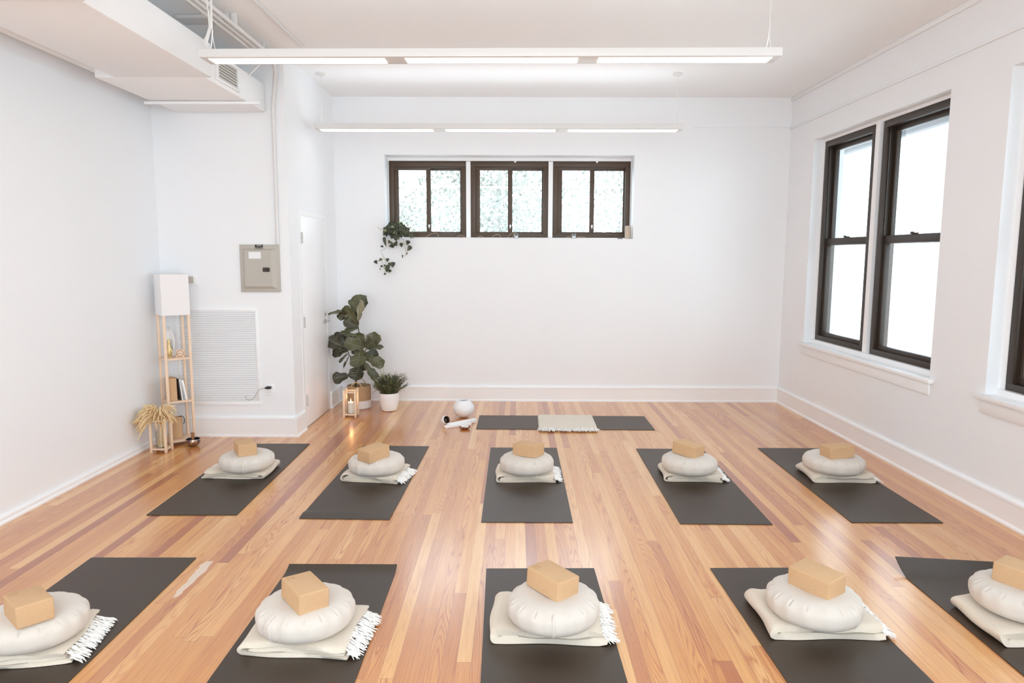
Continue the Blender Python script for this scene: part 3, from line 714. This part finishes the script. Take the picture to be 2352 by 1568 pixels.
# blanket on the crosswise mat
bl = tag(empty('folded_blanket', (.535, 7.27, MT), -.01), 'flat folded cream wool blanket, fringe to the front, on crosswise mat', 'blanket')
b = MB()
for i in range(3):
    z0 = .002+i*.0085
    def f(u, v, zz=z0, s=0): return ((u-.5)*(.60-.01*i), (v-.5)*(.60-.012*i), zz+s*.008+.0012*math.sin(u*17+v*9+i))
    b.grid(lambda u, v: f(u, v), 14, 14); b.grid(lambda u, v: f(u, v, z0, 1), 14, 14); k = len(b.v)-2*196
    ring = [q for q in range(14)] + [q*14+13 for q in range(1, 14)] + [13*14+q for q in range(12, -1, -1)] + [q*14 for q in range(12, 0, -1)]
    for a, c in zip(ring, ring[1:]+ring[:1]): b.f.append((k+a, k+c, k+c+196, k+a+196)); b.mi.append(0)
b.build('wool_body', 'wool_blanket', bl, ang=50)
b = MB(); fringe(b, -.295, -.29, .29, .02, .075, 60, 3, -1, .7, .01, 'y'); fringe(b, -.30, -.29, .29, .008, .06, 40, 4, -1, .7, .01, 'y'); b.build('fringe', 'wool_fringe', bl, label='bright white tasselled fringe')
# ---------------------------------------------------------------- shelf lamp corner
LS = .235; la = math.radians(40)
lamp = tag(empty('shelf_floor_lamp', (-3.008, 6.45, 0), la), 'pale wood shelf floor lamp with white square shade in left corner', 'floor lamp')
# local frame: front right foot at origin, front face along -x, depth along +y
pw = .024
for x, y in ((0, 0), (-LS, 0), (0, LS), (-LS, LS)):
    x0 = x-pw if x == 0 else x; y0 = y if y == 0 else y-pw
    MB().box((x0, y0, 0), (x0+pw, y0+pw, 1.235), None, .002).build('post', 'lamp_wood', lamp)
for z in (.03, .40, .80): MB().box((-LS+.004, .004, z), (-.004, LS-.004, z+.016), None, .002).build('shelf', 'lamp_wood', lamp)
b = MB(); s0, s1, z0, z1 = .004, LS-.004, 1.212, 1.584
th = .004
b.box((-s1-.006, -.006+s0, z0), (-s0+.006, s0, z1)).box((-s1-.006, s1, z0), (-s0+.006, s1+.006, z1)).box((-s1-.006, s0, z0), (-s1, s1, z1)).box((-s0, s0, z0), (-s0+.006, s1, z1))
b.build('lamp_shade', 'shade_fabric', lamp, smooth=False, label='white square fabric shade')
LM = Matrix.Translation(lamp.location) @ Euler((0, 0, la)).to_matrix().to_4x4()
def on_lamp(x, y, z): return (LM @ Vector((x, y, z)))[:]
# things on shelves
def cork_at(nm, x, y, z, r, size, label):
    o = MB().box((-size[0]/2, -size[1]/2, 0), (size[0]/2, size[1]/2, size[2]), None, .007, 3).build(nm, 'cork', ang=60); o.location = on_lamp(x, y, z); o.rotation_euler = (0, 0, la+r); return tag(o, label, 'yoga block')
cork_at('cork_block', -.17, .115, .416, 0, (.075, .14, .21), 'cork block standing upright beside books on the middle shelf')
cb = cork_at('cork_block', -.14, .115, .046, .1, (.10, .075, .205), 'cork block standing upright on the bottom shelf, black cord looped')
cb.rotation_euler = (0, 0, la-.35)
b = MB(); b.tube([(.03, -.02, .205), (.045, -.03, .216), (.065, -.04, .212), (.076, -.045, .19), (.076, -.045, .165), (.068, -.045, .14)], .0035, 6); b.build('cord_loop', 'black_plastic', cb, label='black cord loop')
for i, (x, m, tl, wd, hh, lb) in enumerate(((-.118, 'panel_dark', .05, .012, .205, 'thin dark book leaning against the upright cork block'), (-.102, 'paper_white', .10, .012, .20, 'white book next to the thin dark book'),
                                 (-.086, 'paper_grey', .13, .01, .20, 'grey book between two white ones on the shelf'), (-.066, 'paper_white', .16, .02, .19, 'thick white book at right end, leaning most'))):
    o = empty('book'); o.location = on_lamp(x+.01, .11, .416); o.rotation_euler = Euler((0, 0, la)).to_matrix().to_4x4().to_euler(); o.rotation_euler = (Euler((0, 0, la)).to_matrix() @ Euler((0, -tl, 0)).to_matrix()).to_euler()
    MB().box((-wd/2, -.075, 0), (wd/2, .07, hh), None, .002).build('cover', m, o); MB().box((-wd/2+.002, -.073, .003), (wd/2-.002, .072, hh+.0008)).build('pages', 'paper_white', o, smooth=False)
    tag(o, lb, 'book', 'books on the lamp shelf')
ck = empty('desk_clock'); ck.location = on_lamp(-.085, .06, .816); ck.rotation_euler = (0, 0, la-.35)
MB().box((-.036, -.02, 0), (.036, .02, .072), None, .006).build('case', 'lamp_wood', ck)
b = MB(); b.lathe([(.026, 0), (.03, .003), (.03, .0), (.026, 0)], 24, T(0, -.0215, .038, 0, PI/2), 0, False); b.build('dial_ring', 'wood_brown', ck)
MB().box((-.022, -.0225, .0365), (.002, -.0205, .039)).box((-.001, -.0225, .036), (.016, -.0205, .0385)).build('clock_hand', 'panel_dark', ck, smooth=False)
tag(ck, 'small square pale wooden clock on top lamp shelf', 'clock')
an = empty('angel_figurine'); an.location = on_lamp(-.165, .12, .816)
b = MB(); b.lathe([(0, 0), (.03, 0), (.03, .006), (.018, .015), (.03, .05), (.016, .10), (.012, .13), (.016, .15), (.011, .165), (0, .17)], 16)
b.tube([(-.02, -.01, .02), (-.034, -.01, .06), (-.012, -.012, .09), (-.03, -.01, .13)], .004, 6); b.tube([(.02, -.01, .02), (.036, -.01, .05), (.014, -.012, .09)], .004, 6); b.build('figure', 'gold', an, label='gold seated figure')
b = MB(); b.grid(lambda u, v: ((u-.5)*.10*math.sin(PI*min(1, v*.93+.07))**.8, .02+.012*math.cos((u-.5)*5), .02+v*.26), 10, 14); b.build('halo_back', 'angel_white', an, solid=.006, label='white flame shaped backing')
tag(an, 'small gold figurine with white flame shaped back on top lamp shelf', 'figurine')
# singing bowl and mallet
bw = tag(empty('singing_bowl', (-2.99, 6.345, 0)), 'hammered metal singing bowl on floor before the shelf lamp', 'bowl')
b = MB(); b.lathe([(0, .002), (.03, .002), (.052, .018), (.062, .04), (.063, .058), (.060, .068)], 32, None, 0, False); b.build('bowl_body', 'singing_bowl_metal', bw)
b = MB(); b.lathe([(.0595, .068), (.058, .05), (.05, .022), (.03, .008), (0, .007)], 32, None, 0, False); b.build('inner_surface', 'bowl_dark', bw, label='dark inside')
ml = tag(MB().tube([(0, 0, 0), (-.002, .005, .06), (-.006, .015, .115)], [.012, .013, .014], 12).build('mallet', 'wood_brown'), 'brown wooden mallet standing inside the singing bowl', 'mallet'); ml.location = (-2.985, 6.33, .013)
# lanterns
def lantern(loc, label, w_=.15, d_=.13, h=.31):
    r = tag(empty('wooden_lantern', loc), label, 'lantern', 'pale wood lanterns'); p = .02
    for sx in (-1, 1):
        for sy in (-1, 1):
            x = sx*(w_/2-p/2); y = sy*(d_/2-p/2); MB().box((x-p/2, y-p/2, 0), (x+p/2, y+p/2, h), None, .002).build('post', 'raw_wood', r)
    for z, t in ((.022, .016), (h-.032, .016)):
        for sy in (-1, 1): y = sy*(d_/2-p/2); MB().box((-w_/2+p, y-.006, z), (w_/2-p, y+.006, z+t), None, .002).build('rail', 'raw_wood', r)
        for sx in (-1, 1): x = sx*(w_/2-p/2); MB().box((x-.006, -d_/2+p, z), (x+.006, d_/2-p, z+t), None, .002).build('rail', 'raw_wood', r)
    MB().box((-w_/2+.01, -d_/2+.01, .026), (w_/2-.01, d_/2-.01, .034)).build('base_board', 'raw_wood', r)
    b = MB(); b.lathe([(.045, 0), (.045, .001), (.046, .16), (.0445, .16), (.0435, .002), (0, .002)], 28, T(0, 0, .035)); b.build('glass_cylinder', 'jar_glass', r, label='clear glass cylinder')
    return r
l1 = lantern((-3.195, 6.172, 0), 'open pale wood lantern by left wall holding dried grass')
l2 = lantern((-1.815, 7.59, 0), 'open pale wood lantern in front of the woven plant basket', .145, .145, .30)
cn = tag(empty('pillar_candle', (-1.815, 7.59, .037)), 'white pillar candle burning inside the lantern', 'candle')
MB().lathe([(0, 0), (.034, 0), (.035, .003), (.035, .118), (.03, .121), (.02, .115), (0, .113)], 28).build('wax', 'candle_wax', cn)
MB().lathe([(0, .118), (.005, .123), (.006, .13), (.003, .142), (0, .15)], 10).build('flame', 'candle_flame', cn)
cl = bpy.data.lights.new('candle_light', 'POINT'); cl.energy = .3; cl.color = (1, .45, .15); cl.shadow_soft_size = .01
co = bpy.data.objects.new('candle_light', cl); COL.objects.link(co); co.location = (0, 0, .165); co.parent = cn
# pampas / bunny tail bundle
pm = tag(empty('dried_grass_bouquet', (-3.195, 6.172, .04)), 'bundle of dried golden bunny tail grass in lantern by left wall', 'dried grass')
rnd = random.Random(5); bs = MB(); bh_ = MB()
for i in range(34):
    a = rnd.uniform(0, 2*PI); rr = rnd.uniform(.008, .034)
    bs.tube([(rr*math.cos(a), rr*math.sin(a), 0), (.5*rr*math.cos(a), .5*rr*math.sin(a), .11), (.008*math.cos(a), .008*math.sin(a), .19), (.012*math.cos(a), .012*math.sin(a), .25)], .0026, 5)
for i in range(210):
    if i < 150: a = rnd.uniform(2.9, 4.5) if i < 130 else rnd.uniform(4.2, 5.6)
    else: a = rnd.uniform(-1.3, 1.2)
    R_ = rnd.uniform(.06, .26) if i < 150 else rnd.uniform(.04, .16); up_ = rnd.uniform(.26, .41) if i < 150 else rnd.uniform(.26, .40)
    dr_ = rnd.uniform(.02, .15)*(R_/.17)
    ca, sa = math.cos(a), math.sin(a)*.95
    if ca < 0 and R_*-ca > .17: ca = -.17/R_
    pts = []
    for t in (0, .2, .4, .55, .7, .82, .92, 1):
        pts.append((R_*ca*t**1.1, R_*sa*t**1.1, .20 + (up_-.20)*math.sin(min(1, t*1.25)*PI/2) - dr_*max(0, t-.45)**1.4*2.0))
    bh_.tube(pts, [.0012, .0014, .003, .0048, .0052, .005, .0042, .001], 6)
bs.build('stems', 'pampas', pm); bh_.build('seed_heads', 'pampas', pm)
# ---------------------------------------------------------------- potted plants
LEAFN = [0]
def leaf(b, base, tip, wd, nrm, mi=0, curl=.15, shape='fiddle', fold=.25):
    base = Vector(base); tip = Vector(tip); ax = tip-base; L = ax.length; ax.normalize(); n = Vector(nrm); n = (n-ax*n.dot(ax)).normalized(); s = ax.cross(n)
    big = shape == 'fiddle'; nu, nv = (13, 26) if big else (9, 13); LEAFN[0] += 1; ph = LEAFN[0]*1.7
    def f(u, v):
        if big:
            wv = .5*min(1, (v/.16))**.55*(.60+.40*math.sin(max(0, v-.22)*PI/1.15))*max(0, 1-v**9)**.5
            wv *= (1-.20*math.exp(-((v-.36)/.12)**2))*(1+.055*math.sin(v*19+ph))
        else: wv = .5*(math.sin(PI*min(1, (v+.02))**.62)**.9 if v < 1 else 0)
        if v in (0, 1): wv = .03*(1-v)
        q = (u-.5)*2; x = q*wv*wd
        z = abs(q)*fold*wv*wd - curl*L*v*v + .05*wd*math.sin(v*13+ph+q*2)*abs(q)
        if big: z += .030*wd*math.sin((v*6.5-abs(q)*1.3)*2*PI)*min(1, 3*abs(q))*(1-v*.3) + .05*wd*math.sin(v*8+ph)*q
        return base + ax*(L*v) + s*x + n*z
    b.grid(f, nu, nv, mi=mi)
    if big: b.tube([f(.5, v)+n*.0015 for v in (0, .2, .4, .6, .8, .93)], [.0028, .0026, .0022, .0018, .0012, .0005], 5, mi=3)
fig = tag(empty('fiddle_leaf_fig', (-1.80, 8.02, .16)), 'tall fiddle leaf fig with broad dark leaves, growing in woven basket', 'potted plant')
Lr = []
FY = 8.0
def fp(cx, cy, dy=0): return at(730+cx/6.535, 660+cy/6.535, FY+dy)
FL = [ # base, tip, width px(crop), depth tip, normal, mat
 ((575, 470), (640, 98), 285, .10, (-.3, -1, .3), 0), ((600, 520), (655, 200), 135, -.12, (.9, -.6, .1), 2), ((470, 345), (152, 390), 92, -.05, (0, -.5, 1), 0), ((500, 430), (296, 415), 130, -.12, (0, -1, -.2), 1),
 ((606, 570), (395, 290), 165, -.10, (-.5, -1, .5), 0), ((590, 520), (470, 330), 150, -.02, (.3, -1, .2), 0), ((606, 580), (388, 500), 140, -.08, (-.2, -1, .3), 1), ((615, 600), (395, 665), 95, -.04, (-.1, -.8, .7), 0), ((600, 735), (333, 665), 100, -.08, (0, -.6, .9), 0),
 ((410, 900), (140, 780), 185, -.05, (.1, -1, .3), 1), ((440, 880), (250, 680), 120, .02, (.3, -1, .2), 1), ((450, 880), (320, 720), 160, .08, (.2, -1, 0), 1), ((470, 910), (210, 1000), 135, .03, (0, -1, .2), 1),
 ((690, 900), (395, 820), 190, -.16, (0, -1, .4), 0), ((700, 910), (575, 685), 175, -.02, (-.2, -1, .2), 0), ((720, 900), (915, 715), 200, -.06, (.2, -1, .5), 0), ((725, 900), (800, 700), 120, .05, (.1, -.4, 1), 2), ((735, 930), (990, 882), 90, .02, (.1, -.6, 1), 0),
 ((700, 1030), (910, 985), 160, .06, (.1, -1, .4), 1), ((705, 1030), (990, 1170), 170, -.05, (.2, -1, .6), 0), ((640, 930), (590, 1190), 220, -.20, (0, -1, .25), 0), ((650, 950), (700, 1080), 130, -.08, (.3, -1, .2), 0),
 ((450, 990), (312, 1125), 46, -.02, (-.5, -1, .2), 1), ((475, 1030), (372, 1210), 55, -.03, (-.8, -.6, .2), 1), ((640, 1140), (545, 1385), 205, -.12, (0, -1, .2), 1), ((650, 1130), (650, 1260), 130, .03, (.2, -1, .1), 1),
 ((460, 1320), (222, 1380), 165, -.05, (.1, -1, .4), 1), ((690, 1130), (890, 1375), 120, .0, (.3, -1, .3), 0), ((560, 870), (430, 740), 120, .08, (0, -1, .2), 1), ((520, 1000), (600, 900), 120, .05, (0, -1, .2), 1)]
off = fig.location
for (bs_, tp, wpx, dyt, nr, mi) in FL:
    b = MB(); p0 = fp(*bs_) - off; p1 = fp(*tp, dyt) - off
    leaf(b, p0, p1, wpx/6.535/203*1.18, nr, 0, .07); b.mi = [1 if q == 3 else 0 for q in b.mi]
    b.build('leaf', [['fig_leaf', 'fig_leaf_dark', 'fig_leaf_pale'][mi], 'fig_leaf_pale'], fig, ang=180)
b = MB(); st = [(565, 1530), (572, 1400), (600, 1250), (640, 1120), (690, 1030), (665, 930), (640, 820), (622, 700), (608, 600), (596, 480)]
b.tube([fp(*q)-off for q in st], [.011, .010, .010, .009, .009, .008, .007, .006, .005, .003], 8)
for p, q in (((640, 1120), (470, 1020)), ((640, 1120), (455, 1320)), ((665, 930), (440, 880)), ((690, 1030), (730, 900)), ((470, 1020), (440, 900))): b.tube([fp(*p)-off, fp(*q)-off], .005, 6)
b.build('trunk', 'stem_brown', fig)
bk = tag(empty('woven_basket', (-1.82, 8.02, 0)), 'woven tan basket planter with white base and rope handles', 'basket')
b = MB(); b.lathe([(0, 0), (.122, 0), (.134, .012), (.136, .10)], 40); b.build('lower_band', 'basket_white', bk, label='white painted lower band')
b = MB(); b.lathe([(.136, .10), (.136, .26), (.133, .268), (.128, .262), (.128, .10)], 40); b.build('basket_body', 'basket_weave', bk)
MB().lathe([(0, .20), (.128, .20), (.128, .19), (0, .19)], 32).build('soil', 'soil', bk, label='dark soil')
for sx, yy in ((-.035, -.125), (.035, .118)):
    for k in (0,):
        xc = .0 if sx < 0 else -.01
        b = MB(); b.tube([(xc+.062*math.cos(t), yy, .245+.075*math.sin(t)) for t in [PI*i/10 for i in range(11)]], .006, 8); b.build('handle', 'twine', bk)
pt = tag(empty('plant_pot', (-1.447, 7.885, 0)), 'round ribbed white ceramic pot beside the basket', 'pot')
pr = [(0, 0), (.07, 0), (.084, .008), (.098, .05), (.107, .10), (.111, .15)]
pr += [(.1115+(.0018 if i % 2 else 0), .15+i*.006) for i in range(9)] + [(.110, .208), (.104, .208), (.103, .18), (0, .18)]
MB().lathe([(r*1.0, z) for r, z in pr], 40).build('pot_body', 'pot_white', pt)
MB().lathe([(0, .185), (.102, .185), (.102, .182)], 24).build('soil', 'soil', pt, label='dark soil')
gp = tag(empty('grassy_plant', (-1.447, 7.885, .185)), 'bushy green needle leaved plant in the white ribbed pot', 'potted plant')
rnd = random.Random(8); b = MB()
for i in range(330):
    a = rnd.uniform(0, 2*PI); r0 = rnd.uniform(0, .085); le = rnd.uniform(.08, .24); out = rnd.uniform(0, .15)
    x, y = r0*math.cos(a), r0*math.sin(a); mi = 1 if rnd.random() < .10 else 0
    p = [(x, y, 0), (x+.35*out*math.cos(a), y+.35*out*math.sin(a), le*.45), (x+.8*out*math.cos(a)+rnd.uniform(-.01, .01), y+.8*out*math.sin(a), le*.8), (x+1.15*out*math.cos(a)+rnd.uniform(-.02, .02), y+1.15*out*math.sin(a), le)]
    b.tube(p, [.0018, .003, .0028, .0008], 4, mi=mi)
    for q in range(5):
        m = Vector(p[2]); m = m.lerp(Vector(p[rnd.choice((1, 3))]), rnd.uniform(0, .6)); d = Vector((rnd.uniform(-1, 1), rnd.uniform(-1, 1), rnd.uniform(0, 1))).normalized()*rnd.uniform(.02, .045)
        b.tube([m, m+d*.6, m+d], [.0012, .002, .0006], 4, mi=mi)
for i in range(16):
    a = rnd.uniform(2.4, 4.0) if i < 10 else rnd.uniform(-1, 1); L = rnd.uniform(.12, .2)
    b.tube([(.04*math.cos(a), .04*math.sin(a), .02), (.6*L*math.cos(a), .6*L*math.sin(a), .09), (L*math.cos(a), L*math.sin(a), rnd.uniform(.0, .07))], [.002, .0015, .0008], 4)
b.build('foliage', ['grass_leaf', 'grass_leaf_pale'], gp)
b = MB()
for px_, h_ in ((-.085, .335), (-.055, .33), (-.01, .25), (.035, .2)): b.tube([(px_*.6, -.03, .05), (px_*.9, -.03, h_*.6), (px_, -.035, h_)], [.003, .0045, .002], 5); b.tube([(px_*.9, -.03, h_*.6), (px_*.9+.03, -.04, h_*.8)], [.003, .0015], 5)
b.build('pale_shoots', 'grass_leaf_pale', gp, label='pale yellow-green shoots')
# trailing plant on sill
tp_ = tag(empty('trailing_plant', (-1.40, 8.55, BZ0+.001)), 'trailing heart-leaf plant spilling off left end of high windowsill', 'potted plant')
off = tp_.location; VY = 8.38
def vp(cx, cy, dy=0): return at(850+cx/10.45, 490+cy/10.45, VY+dy) - off
MB().lathe([(0, 0), (.045, 0), (.06, .07), (.062, .075), (.056, .075), (0, .06)], 20, T(.0, -.02, .0)).build('small_pot', 'pot_white', tp_)
rnd = random.Random(12); b = MB()
for i in range(210):
    t = rnd.uniform(0, 2*PI); r_ = math.sqrt(rnd.random())
    cx = 610+r_*math.cos(t)*285; cy = 390+r_*math.sin(t)*190
    if cx > 800: cy = max(cy, 330+ (cx-800)*.4)
    dy = rnd.uniform(-.09, .10)
    if cy > 545 : dy = rnd.uniform(-.10, -.03)
    s = rnd.uniform(65, 125); a = rnd.uniform(-PI, PI)
    p0 = vp(cx, cy, dy); p1 = vp(cx+s*math.cos(a)*.9, cy+abs(s*math.sin(a))*.8+10, dy-rnd.uniform(0, .03))
    if cy + abs(s) > 600 and dy > -.05: continue
    leaf(b, p0, p1, s*.8/10.45/192, (rnd.uniform(-.7, .7), -1, rnd.uniform(-.2, .9)), 1 if rnd.random() < .10 else 0, .12, 'heart')
HL = [((335, 560), (375, 790), 70), ((490, 660), (440, 720), 90), ((560, 740), (480, 760), 110), ((590, 690), (640, 780), 110), ((520, 740), (560, 830), 120), ((745, 705), (760, 812), 75), ((925, 650), (885, 755), 90), ((985, 780), (890, 905), 90), ((895, 945), (865, 995), 25), ((775, 990), (780, 1080), 25),
      ((315, 790), (245, 795), 45), ((115, 1130), (170, 1215), 75), ((280, 1080), (215, 1150), 55), ((420, 1075), (415, 1170), 75), ((540, 1165), (540, 1300), 110), ((430, 1230), (395, 1425), 120), ((490, 1350), (450, 1425), 75), ((250, 1265), (320, 1275), 45), ((330, 1240), (370, 1255), 40), ((335, 1440), (385, 1465), 45), ((230, 1320), (255, 1360), 20), ((475, 1180), (460, 1260), 70),
      ((1010, 470), (1050, 600), 50), ((960, 335), (985, 350), 30), ((870, 225), (880, 250), 25), ((905, 330), (905, 385), 30), ((940, 480), (1000, 600), 90)]
for (p0, p1, wd) in HL: leaf(b, vp(*p0, -.01), vp(*p1, -.03), wd*1.2/10.45/192, (rnd.uniform(-.3, .3), -1, .3), 0, .06, 'heart')
b.build('foliage', ['vine_leaf', 'vine_leaf_pale'], tp_, ang=180, solid=.001)
b = MB()
for path in ([(380, 600), (390, 800), (340, 860), (275, 885), (280, 960), (340, 1060), (370, 1150), (370, 1280), (360, 1400), (370, 1440)], [(800, 600), (815, 720), (850, 860), (865, 960), (840, 1015), (800, 1015)], [(820, 720), (880, 765), (920, 740)], [(340, 1070), (230, 1130), (190, 1130)], [(430, 620), (450, 780), (470, 860)], [(470, 640), (530, 745), (590, 690)],
             [(880, 240), (905, 340), (900, 400)], [(960, 340), (1015, 420), (1000, 470)], [(180, 320), (240, 375), (330, 395)], [(300, 1100), (300, 1250), (360, 1350)], [(910, 760), (905, 900), (870, 960)]):
    b.tube(cr([vp(*q, -.03) for q in path]), .0022, 5)
b.build('vines', 'stem_pale', tp_)
# ---------------------------------------------------------------- small things on the sill
def jar(x, label):
    r = tag(empty('glass_jar', (x, 8.52, BZ0+.001)), label, 'jar', 'small jars on the windowsill')
    MB().lathe([(0, 0), (.026, 0), (.028, .004), (.028, .045), (.023, .052), (.026, .056), (.026, .064), (.022, .064), (.02, .05), (.024, .042), (.024, .006), (0, .006)], 20).build('glass_body', 'jar_glass', r)
    MB().lathe([(0, .007), (.0235, .007), (.0235, .035), (0, .035)], 20).build('contents', 'paper_white', r, label='white filling')
jar(-.003, 'small glass jar on sill below the middle high window'); jar(.686, 'small glass jar on sill below the right high window')
b = MB(); S = lambda px_, py_: at(px_, py_, 8.55)
for loop in ([(978, 545), (990, 537), (1003, 535), (1008, 544)], [(1050, 543), (1058, 541), (1068, 544)], [(1098, 545), (1104, 542), (1110, 545)], [(1130, 545), (1138, 539), (1146, 539), (1151, 546)], [(1166, 545), (1174, 536), (1186, 534)], [(1178, 545), (1180, 536)], [(1300, 545), (1312, 543), (1318, 544)], [(1325, 544), (1345, 545)]):
    pts = [S(*q) for q in loop]; 
    for p in pts: p.z = max(p.z, BZ0+.003)
    b.tube(cr(pts), .0022, 5)
fx_ = S(978, 545).x; b.tube([(fx_-.2, 8.56, BZ0+.003), (.95, 8.56, BZ0+.003)], .0018, 5)
tag(b.build('string_lights', 'twine'), 'thin copper string lights looped along the high windowsill', 'string lights')
sp = tag(empty('speaker', (1.332, 8.52, BZ0+.001)), 'beige cylindrical speaker standing at right end of windowsill', 'speaker')
MB().lathe([(0, 0), (.036, 0), (.037, .003), (.035, .148), (.031, .156), (0, .157)], 28).build('speaker_body', 'speaker_beige', sp)
MB().lathe([(0, 0), (.003, 0), (.003, .002), (0, .002)], 8, T(-.012, -.0345, .076, 0, PI/2)).build('indicator_light', 'red_led', sp, label='tiny red light')
tag(MB().box((1.205, 8.47, BZ0+.001), (1.265, 8.5, BZ0+.01), None, .003).build('phone_stand', 'black_plastic'), 'small flat black object on sill beside the speaker', 'gadget')
# ---------------------------------------------------------------- crystals on floor
vpf = [(0, .002)] + [(.118*math.sin(t), .1-.1*math.cos(t)) for t in [.35+i*.12 for i in range(20)]] + [(.052, .192), (.05, .18), (.09, .15), (.1, .1), (0, .03)]
tag(MB().lathe(vpf, 56, T(-.572, 7.56, 0)).build('round_vase', 'pot_white'), 'round white ceramic vase on floor left of crosswise mat', 'vase')
ge = tag(empty('geode', (-.735, 7.20, .0), .15), 'white rounded geode with dark hollow facing right, on floor', 'geode')
M_ = Matrix.Translation((0, 0, .052)) @ Vector((.72, -.6, .35)).to_track_quat('Z', 'Y').to_matrix().to_4x4() @ Matrix.Diagonal((1.1, .9, 1, 1))
MB().lathe([(0, -.035), (.035, -.03), (.052, -.008), (.052, .012), (.046, .018)], 18, M_, 0, False).build('outer_shell', 'stone_white', ge)
MB().lathe([(.046, .018), (.036, .012), (.03, -.01), (0, -.022)], 18, M_, 0, False).build('hollow', 'dark_geode', ge, label='dark brown crystal hollow')
b = MB(); b.box((-.18, -.024, 0), (.18, .024, .042), T(-.565, 7.20, .004, .72, .1), .009, 2); tag(b.build('selenite_log', 'stone_white'), 'long white crystal log, rear of the two on floor', 'crystal', 'white crystal logs')
b = MB(); b.box((-.15, -.02, 0), (.15, .02, .03), T(-.600, 7.125, .0, .5, .05), .008, 2); tag(b.build('selenite_log', 'stone_white'), 'long white crystal log, front of the two, with brownish end', 'crystal', 'white crystal logs')
sh = tag(empty('shell_dish', (-.52, 7.035, 0)), 'small brown-rimmed shell dish on floor before crystal logs', 'dish')
MB().lathe([(0, .002), (.03, .002), (.052, .012), (.058, .022), (.05, .017), (.03, .008), (0, .007)], 24).build('dish_body', 'stone_brown', sh)
b = MB()
for i, (x, y, r) in enumerate(((-.025, 0, .016), (.0, .01, .02), (.024, -.004, .015), (.005, -.015, .013))): b.lathe([(0, -r*.8), (r*.7, -r*.6), (r, 0), (r*.6, r*.8), (0, r)], 8, T(x, y, .018+r*.5, i, .3*i))
tag(b.build('pebble', 'stone_white'), 'cluster of small pale stones lying in the shell dish', 'stones', None, 'stuff').location = (-.52, 7.035, 0)
tag(MB().box((-.03, -.006, 0), (.03, .006, .012), T(-.655, 7.30, .001, -.7), .004).build('incense_stick', 'stone_brown'), 'short brown smudge stick on floor behind the crystal logs', 'stick')
# ---------------------------------------------------------------- outdoors
struct(MB().box((-40, -30, -3.3), (50, 45, -3.2)).build('terrain', 'exterior_ground', smooth=False))
pz = tag(empty('porch_roof', (4.6, 4, 3.35)), 'white porch soffit outside above the right windows', 'porch roof')
R = Matrix.Translation(-pz.location)
MB().box((3.75, -2, 3.24), (4.6, 18, 3.4), R, .02).build('soffit', 'exterior_white', pz)
MB().box((4.61, -2, 3.2), (4.7, 18, 3.45), R, .01).build('fascia', 'exterior_white', pz)
def tree(x, y, h, r, seed, label):
    t = tag(empty('tree', (x, y, -3.2)), label, 'tree', 'trees beyond the high windows'); rnd = random.Random(seed)
    b = MB(); b.tube([(0, 0, 0), (.1, 0, h*.3), (-.1, .1, h*.6), (.1, 0, h*.9)], [.22, .18, .12, .04], 8)
    for k in range(10):
        a = rnd.uniform(0, 2*PI); z = rnd.uniform(.3, .85)*h; b.tube([(0, 0, z), (math.cos(a)*r*.4, math.sin(a)*r*.4, z+.5), (math.cos(a)*r*.8, math.sin(a)*r*.8, z+1.1)], [.07, .05, .02], 6)
    b.build('trunk', 'tree_bark', t)
    b = MB()
    for i in range(9000):
        a = rnd.uniform(0, 2*PI); c = rnd.uniform(-1, 1); q = rnd.random()**.4; s_ = math.sqrt(1-c*c)
        p = Vector((r*q*s_*math.cos(a), r*q*s_*math.sin(a), h*.62+h*.42*q*c)); d = Vector((rnd.uniform(-1, 1), rnd.uniform(-1, 1), rnd.uniform(-1, 1))).normalized(); e = d.orthogonal().normalized(); L = rnd.uniform(.08, .17)
        b.add([p, p+d*L*.5+e*L*.3, p+d*L, p+d*L*.5-e*L*.3], [(0, 1, 2, 3)])
    b.build('foliage', 'tree_leaf', t, smooth=False)
tree(-.5, 19, 8.4, 2.5, 1, 'tree behind the middle high window, nearest of the row'); tree(4.6, 21, 9.4, 3.2, 2, 'taller tree behind the right high window'); tree(-4.8, 24, 7.4, 2.4, 3, 'lower tree faintly seen behind the left high window')
for z, lb in ((3.75, 'upper'), (3.2, 'lower')):
    tag(MB().tube([(-12, 14, z), (0, 14, z-.12), (14, 14, z)], .018, 6).build('power_line', 'trim_paint'), '%s of two pale power lines crossing behind the high windows' % lb, 'power line', 'power lines')
bpy.context.view_layer.update()
